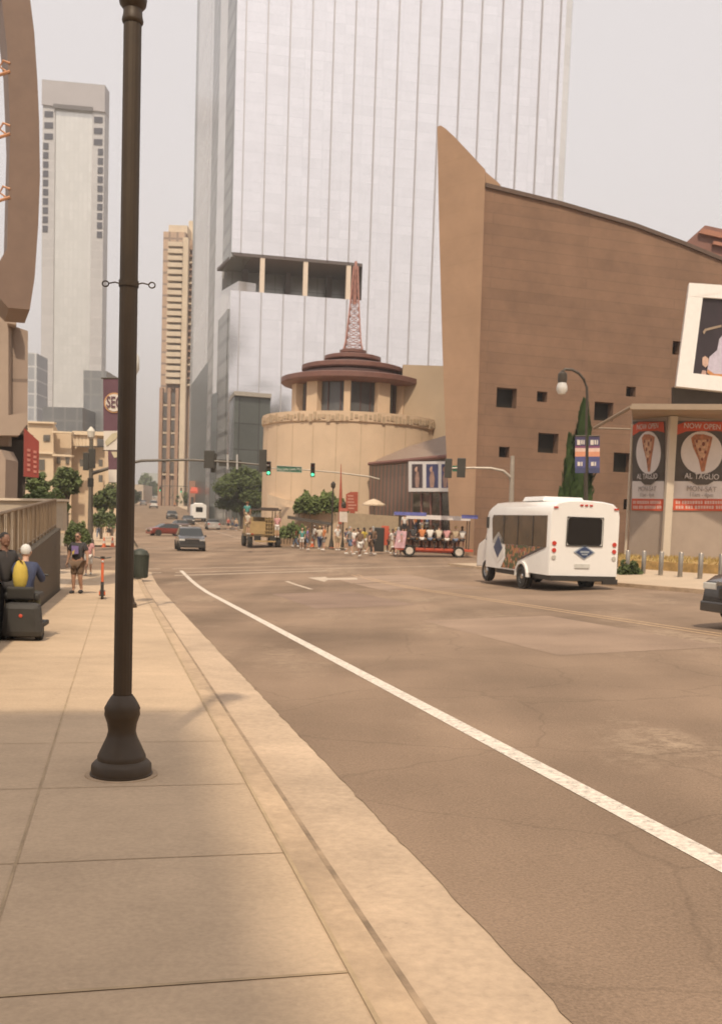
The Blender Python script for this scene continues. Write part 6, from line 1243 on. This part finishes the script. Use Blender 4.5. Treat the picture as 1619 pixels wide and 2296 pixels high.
def kick_scooter():
    b = G(230, 1342); t = thing('kick_scooter', 'orange and black electric kick scooter parked on the sidewalk', 'scooter', (b.x, b.y, b.z), .25); o = mat('scooter orange', (.58, .12, .04), rough=.4, var=.05); bk = dark
    mb = MB(); mb.tube([(0, -.42, .12), (0, -.36, .5)], .045, 8); mb.build('lower_stem', bk, t); mb = MB(); mb.tube([(0, -.36, .5), (0, -.24, 1.14)], .038, 8); mb.build('stem', o, t)
    mb = MB(); mb.tube([(-.24, -.22, 1.2), (0, -.24, 1.16), (.24, -.22, 1.2)], .02, 6); mb.box((0, -.24, 1.19), (.12, .06, .06)); mb.build('handlebar', bk, t)
    mb = MB(); mb.box((0, .1, .17), (.17, .8, .07)); mb.build('deck', bk, t, bevel=.02)
    for yy in (-.46, .58): w_ = MB(); w_.lathe([(.05, -.03), (.11, -.035), (.125, 0), (.11, .035), (.05, .03)], c=(0, yy, .125), n=18, axis='x'); w_.build('wheel', rubber, t, smooth=True)
    mb = MB(); mb.box((0, -.50, .3), (.11, .12, .32), taper=.7); mb.box((0, -.5, .15), (.17, .12, .06)); mb.build('front_fender', bk, t, bevel=.02); mb = MB(); mb.box((-.07, -.53, .2), (.03, .08, .1)); mb.box((.07, -.53, .2), (.03, .08, .1)); mb.build('fork', o, t)
    mb = MB(); mb.ball((0, -.3, 1.08), .035, 8); mb.build('headlight', mat('headlamp', (.6, .58, .52)), t)
kick_scooter()
def bin_():
    b = G(314, 1298); t = thing('litter_bin', 'dark slatted litter bin behind the nearest lamp post', 'litter bin', (b.x, b.y, b.z)); m = mat('bin dark green', (.04, .045, .03), rough=.6)
    mb = MB(); mb.lathe([(.30, .05), (.34, .3), (.36, 1.0)], n=24); mb.build('barrel', m, t); mb = MB(); mb.lathe([(.38, 1.0), (.38, 1.05), (.30, 1.2), (.12, 1.28), (.0, 1.3)], n=24); mb.build('lid', m, t); mb = MB()
    for k in range(20): a = k * math.pi / 10; mb.tube([(.33 * math.cos(a), .33 * math.sin(a), .08), (.375 * math.cos(a), .375 * math.sin(a), 1.0)], .014, 4)
    mb.build('slats', m, t)
bin_()
def cone(px, py, lab, k=1.):
    b = G(px, py); t = thing('traffic_cone', lab, 'traffic cone', (b.x, b.y, b.z), 0, 'orange traffic cones'); o = mat('cone orange', (.62, .13, .04), rough=.6)
    mb = MB(); mb.box((0, 0, .02), (.36 * k, .36 * k, .04)); mb.build('base', o, t); mb = MB(); mb.lathe([(.14 * k, .04), (.03 * k, .72 * k), (0, .73 * k)], n=14); mb.build('cone_body', o, t, smooth=True); mb = MB(); mb.lathe([(.108 * k, .28 * k), (.078 * k, .46 * k)], n=14); mb.build('band', mat('cone band', (.6, .5, .42)), t)
for a, b, l in ((234, 1227, 'orange cone on the left sidewalk below the far walkers'), (253, 1226, 'orange cone just left of the lamp post'), (690, 1217, 'orange cone left of the slim dark lamp post'), (744, 1228, 'orange cone at the foot of the slim dark lamp post'), (700, 1226, 'orange cone nearer the road among the crowd'), (660, 1212, 'orange cone beside the dark utility vehicle')): cone(a, b, l)
# crowd on the plaza corner
CG_ = 'people gathered on the plaza corner'
crowd = [(677, 1219, 'teal', 'white', 'in front of the utility vehicle', 'stand'), (689, 1221, 'purple', 'denim', 'between the two left cones', 'talk'), (716, 1220, 'cream', 'navy', 'just left of the slim lamp post base', 'walk'), (726, 1222, 'orange', 'grey', 'at the kerb by the slim lamp post', 'stand'), (756, 1222, 'white', 'tan', 'at the kerb left of the notice post', 'stand'), (776, 1220, 'navy', 'cream', 'just right of the notice post', 'talk'), (815, 1225, 'yellow', 'white', 'right of the red sign post', 'walk'), (822, 1219, 'pink', 'navy', 'behind the walkers by the black box', 'stand'), (873, 1219, 'green', 'black', 'behind the red panel', 'stand'), (892, 1233, 'grey', 'white', 'stepping toward the pedal bar', 'walk'), (664, 1214, 'red', 'denim', 'beside the dark utility vehicle', 'walk'), (672, 1212, 'orange', 'white', 'near the utility vehicle', 'stand'), (684, 1212, 'grey', 'black', 'left of the cones', 'stand'), (694, 1210, 'navy', 'tan', 'above the left cone', 'talk'), (704, 1213, 'white', 'grey', 'behind the nearer cone', 'stand'), (712, 1211, 'blue', 'white', 'behind the slim lamp post', 'stand'), (722, 1214, 'tan', 'denim', 'left of the slim lamp post', 'talk'), (731, 1212, 'white', 'black', 'next to the slim lamp post', 'stand'), (752, 1214, 'pink', 'grey', 'right of the slim lamp post', 'walk'), (783, 1232, 'grey', 'denim', 'right of the notice sign', 'walk'), (792, 1228, 'white', 'pink', 'below the red sign', 'walk'), (801, 1227, 'cream', 'white', 'under the red sign board', 'stand'), (806, 1236, 'brown', 'white', 'nearest the kerb by the sign', 'walk'), (829, 1232, 'black', 'brown', 'left of the black box', 'walk'), (835, 1230, 'brown', 'black', 'touching the black box', 'stand'), (869, 1226, 'red', 'black', 'right of the black box', 'stand'), (879, 1231, 'white', 'cream', 'left of the pedal bar', 'walk'), (886, 1228, 'pink', 'denim', 'behind the pedal bar front', 'stand'), (1052, 1226, 'navy', 'black', 'right behind the pedal bar', 'stand'), (1064, 1227, 'red', 'brown', 'against the tan stone fin', 'stand'), (1072, 1228, 'black', 'navy', 'at the museum corner', 'stand'), (812, 1208, 'olive', 'denim', 'far back before the planter wall', 'stand'), (850, 1208, 'blue', 'tan', 'far back by the conservatory', 'walk'), (767, 1208, 'green', 'grey', 'far back behind the notice', 'stand'), (741, 1208, 'yellow', 'navy', 'far back left of the notice', 'walk'), (906, 1180, 'white', 'black', 'on the raised terrace under the red wall', 'stand'), (930, 1178, 'orange', 'navy', 'on the raised terrace left of the doors', 'talk'), (945, 1178, 'red', 'white', 'on the raised terrace before the doors', 'stand'), (957, 1177, 'blue', 'grey', 'on the raised terrace by the dark doors', 'stand')]
sk_ = ['pale', 'tan', 'brown', 'pale']; hh_ = ['brown', 'black', 'blond', 'brown', 'grey']
for i, (px, py, a, b, pl, po) in enumerate(crowd):
    terr = py < 1190; ll = b in ('denim', 'black', 'navy') and i % 2 == 0; lab = 'person in %s top and %s %s %s' % (a, b, 'trousers' if ll else 'shorts', pl)
    if terr:
        q = P(px, py + 22, 74.); person(lab, q.x, 74., rz=i * .9, pose=po, top=a, bot=b, long_legs=ll, skin=sk_[i % 4], hair=hh_[i % 5], z=q.z, h=1.7, group=CG_)
    else: pers(px, py + 12, lab, rz=(i * 1.7) % 6.2, pose=po, top=a, bot=b, long_legs=ll, skin=sk_[i % 4], hair=hh_[i % 5], h=1.58 + .05 * (i % 5), longhair=i % 3 == 0, group=CG_)
for px, py, a, b, pl in ((512, 1188, 'red', 'black', 'left of the grey parked car'), (522, 1186, 'white', 'denim', 'beside the grey parked car'), (530, 1190, 'tan', 'navy', 'below the round street tree'), (392, 1140, 'orange', 'black', 'far up by the small green tree')): pers(px, py, 'distant person in %s top and %s shorts %s' % (a, b, pl), top=a, bot=b, group='distant pedestrians')
# riders on the truck
tx, ty = at(577, 1229)
person('person in teal top and orange hat standing high on the tan truck', *P(554, 1180, 71.5).xy, rz=math.pi, top='teal', bot='tan', h=1.7, z=P(554, 1178, 71.5).z, hat='orange', hair='brown'); person('person in pink top standing at the right rear of the tan truck', *P(622, 1190, 70.5).xy, top='pink', bot='white', h=1.65, z=P(622, 1205, 70.5).z); person('person in tan shirt seated on the left of the tan truck', *P(556, 1200, 70.2).xy, rz=2.5, top='cream', bot='tan', h=1.6, z=P(556, 1198, 70.2).z)
def crates():
    p = G(846, 1238); t = thing('black_cabinet', 'tall black equipment cabinet among the crowd', 'cabinet', (p.x, p.y, p.z)); mb = MB(); mb.box((0, 0, .85), (.85, .6, 1.6)); mb.build('case', dark, t, bevel=.04); mb = MB(); mb.box((0, -.31, .85), (.7, .03, 1.4)); mb.build('door', rubber, t, bevel=.01)
    p = G(862, 1238); t = thing('red_kiosk_panel', 'orange red panel standing right of the black cabinet', 'panel', (p.x, p.y + .2, p.z)); mb = MB(); mb.box((0, 0, 1.1), (.5, .08, 1.3)); mb.build('board', mat('panel red', (.52, .10, .05)), t, bevel=.01)
    for s in (-.2, .2): mb = MB(); mb.box((s, 0, .25), (.05, .3, .5)); mb.build('leg', dark, t)
crates()
# ------------------------------------------------------------------ pedal bar
def pedal_bar():
    p = G(972, 1250, ROAD); x, y, z = p.x, p.y + .6, T(p.x, p.y + .6) + ROAD; rz = .02; t = thing('pedal_bar', 'red open sided pedal bar with a white roof and pink front panel', 'pedal bar', (x, y, z), rz); red = mat('bar red paint', (.48, .085, .04), rough=.45, var=.1); wh = mat('bar white', (.64, .58, .54), var=.05); L = 4.9; k = 1.0
    mb = MB(); mb.box((0, 0, .48), (L, 1.3, .16)); mb.box((0, 0, .36), (L * .7, 1.1, .12)); mb.build('platform', red, t, bevel=.02)
    for xx in (-1.55, 1.55):
        for yy in (-.72, .72):
            w_ = MB(); w_.lathe([(.24, -.06), (.33, -.07), (.36, 0), (.33, .07), (.24, .06)], c=(xx, yy, .36), n=20, axis='y'); o = w_.build('wheel', rubber, t, smooth=True); mb = MB(); mb.lathe([(0, -.05), (.2, -.06), (.25, -.03)], c=(xx, yy, .36), n=14, axis='y'); mb.build('rim', mat('pale rim', (.55, .48, .4)), o)
    mb = MB(); mb.box((0, 0, 1.12), (3.4, .9, .08)); mb.build('bar_top', mat('bar wood', (.30, .17, .08)), t, bevel=.02); mb = MB(); mb.box((0, 0, .82), (3.2, .5, .55)); mb.build('bar_counter', mat('bar dark wood', (.13, .075, .045), var=.3), t)
    for xx in (-2.2, -1.0, .6, 2.15):
        for yy in (-.6, .6): mb = MB(); mb.box((xx, yy, 1.55), (.05, .05, 2.1)); mb.build('roof_post', dark, t)
    mb = MB(); mb.box((-.05, 0, 2.58), (5.0, 1.9, .07)); mb.build('roof', wh, t); mb = MB(); mb.box((.15, -.96, 2.48), (4.0, .03, .26)); mb.build('valance', wh, t)
    mb = MB(); mb.box((-1.6, -.98, 2.66), (2.0, .03, .2)); mb.box((2.1, -.98, 2.6), (1.0, .03, .22)); mb.build('blue_banner', mat('banner violet blue', (.12, .13, .36), var=.3, scale=5), t)
    mb = MB(); mb.prism([(-2.5, -.7, .5), (-1.85, -.7, .5), (-1.75, -.7, 1.55), (-2.35, -.7, 1.6)], (0, 1.4, 0)); mb.build('front_panel', mat('pink white print', (.56, .34, .36), var=.3, scale=4), t, bevel=.03)
    for yy in (-.82,):
        for xx in (-1.2, -.6, 0, .6, 1.2): mb = MB(); mb.tube([(xx, yy, .5), (xx, yy, .95)], .03, 6); mb.ball((xx, yy, .98), .14, 8, (1, 1, .35)); mb.build('stool', dark, t)
    M_ = Matrix.Rotation(rz, 3, 'Z'); g = 'riders on the pedal bar'
    R_ = [(-2.1, .0, 'grey', 'driver in grey top and pale hat at the left end of the pedal bar', 'sit', 'cream'), (-1.35, -.75, 'black', 'rider in black top, leftmost at the pedal bar', 'perch', None), (-.8, -.75, 'orange', 'rider in orange top with arms on the pedal bar', 'perch', None), (-.3, -.78, 'white', 'rider in plain white top at the middle of the pedal bar', 'perch', None), (.25, -.75, 'cream', 'rider in cream top right of the one in white', 'perch', None), (.75, -.75, 'pink', 'rider in pink top right of centre on the pedal bar', 'perch', None), (1.3, -.75, 'tan', 'rider in tan top and long dark hair at the right of the pedal bar', 'perch', None), (1.75, -.4, 'white', 'rider in white top, rightmost on the pedal bar', 'perch', None), (-.9, .75, 'red', 'rider in red top on the far left side of the pedal bar', 'perch', None), (0, .75, 'black', 'rider in black top on the far side of the pedal bar', 'perch', None), (.9, .75, 'blue', 'rider in blue top on the far right side of the pedal bar', 'perch', None)]
    for i, (a, b, c_, lab, po, hat) in enumerate(R_):
        q = M_ @ Vector((a, b, 0)); person(lab, x + q.x, y + q.y, (math.pi if b < 0 else 0) if po == 'perch' else math.pi / 2 * 3, po, 1.7, c_, ('denim', 'black', 'white')[i % 3], False, sk_[i % 2], hh_[i % 4], g, z + (.5 if po == 'sit' else .48), longhair=i % 2 == 1, hat=hat)
pedal_bar()
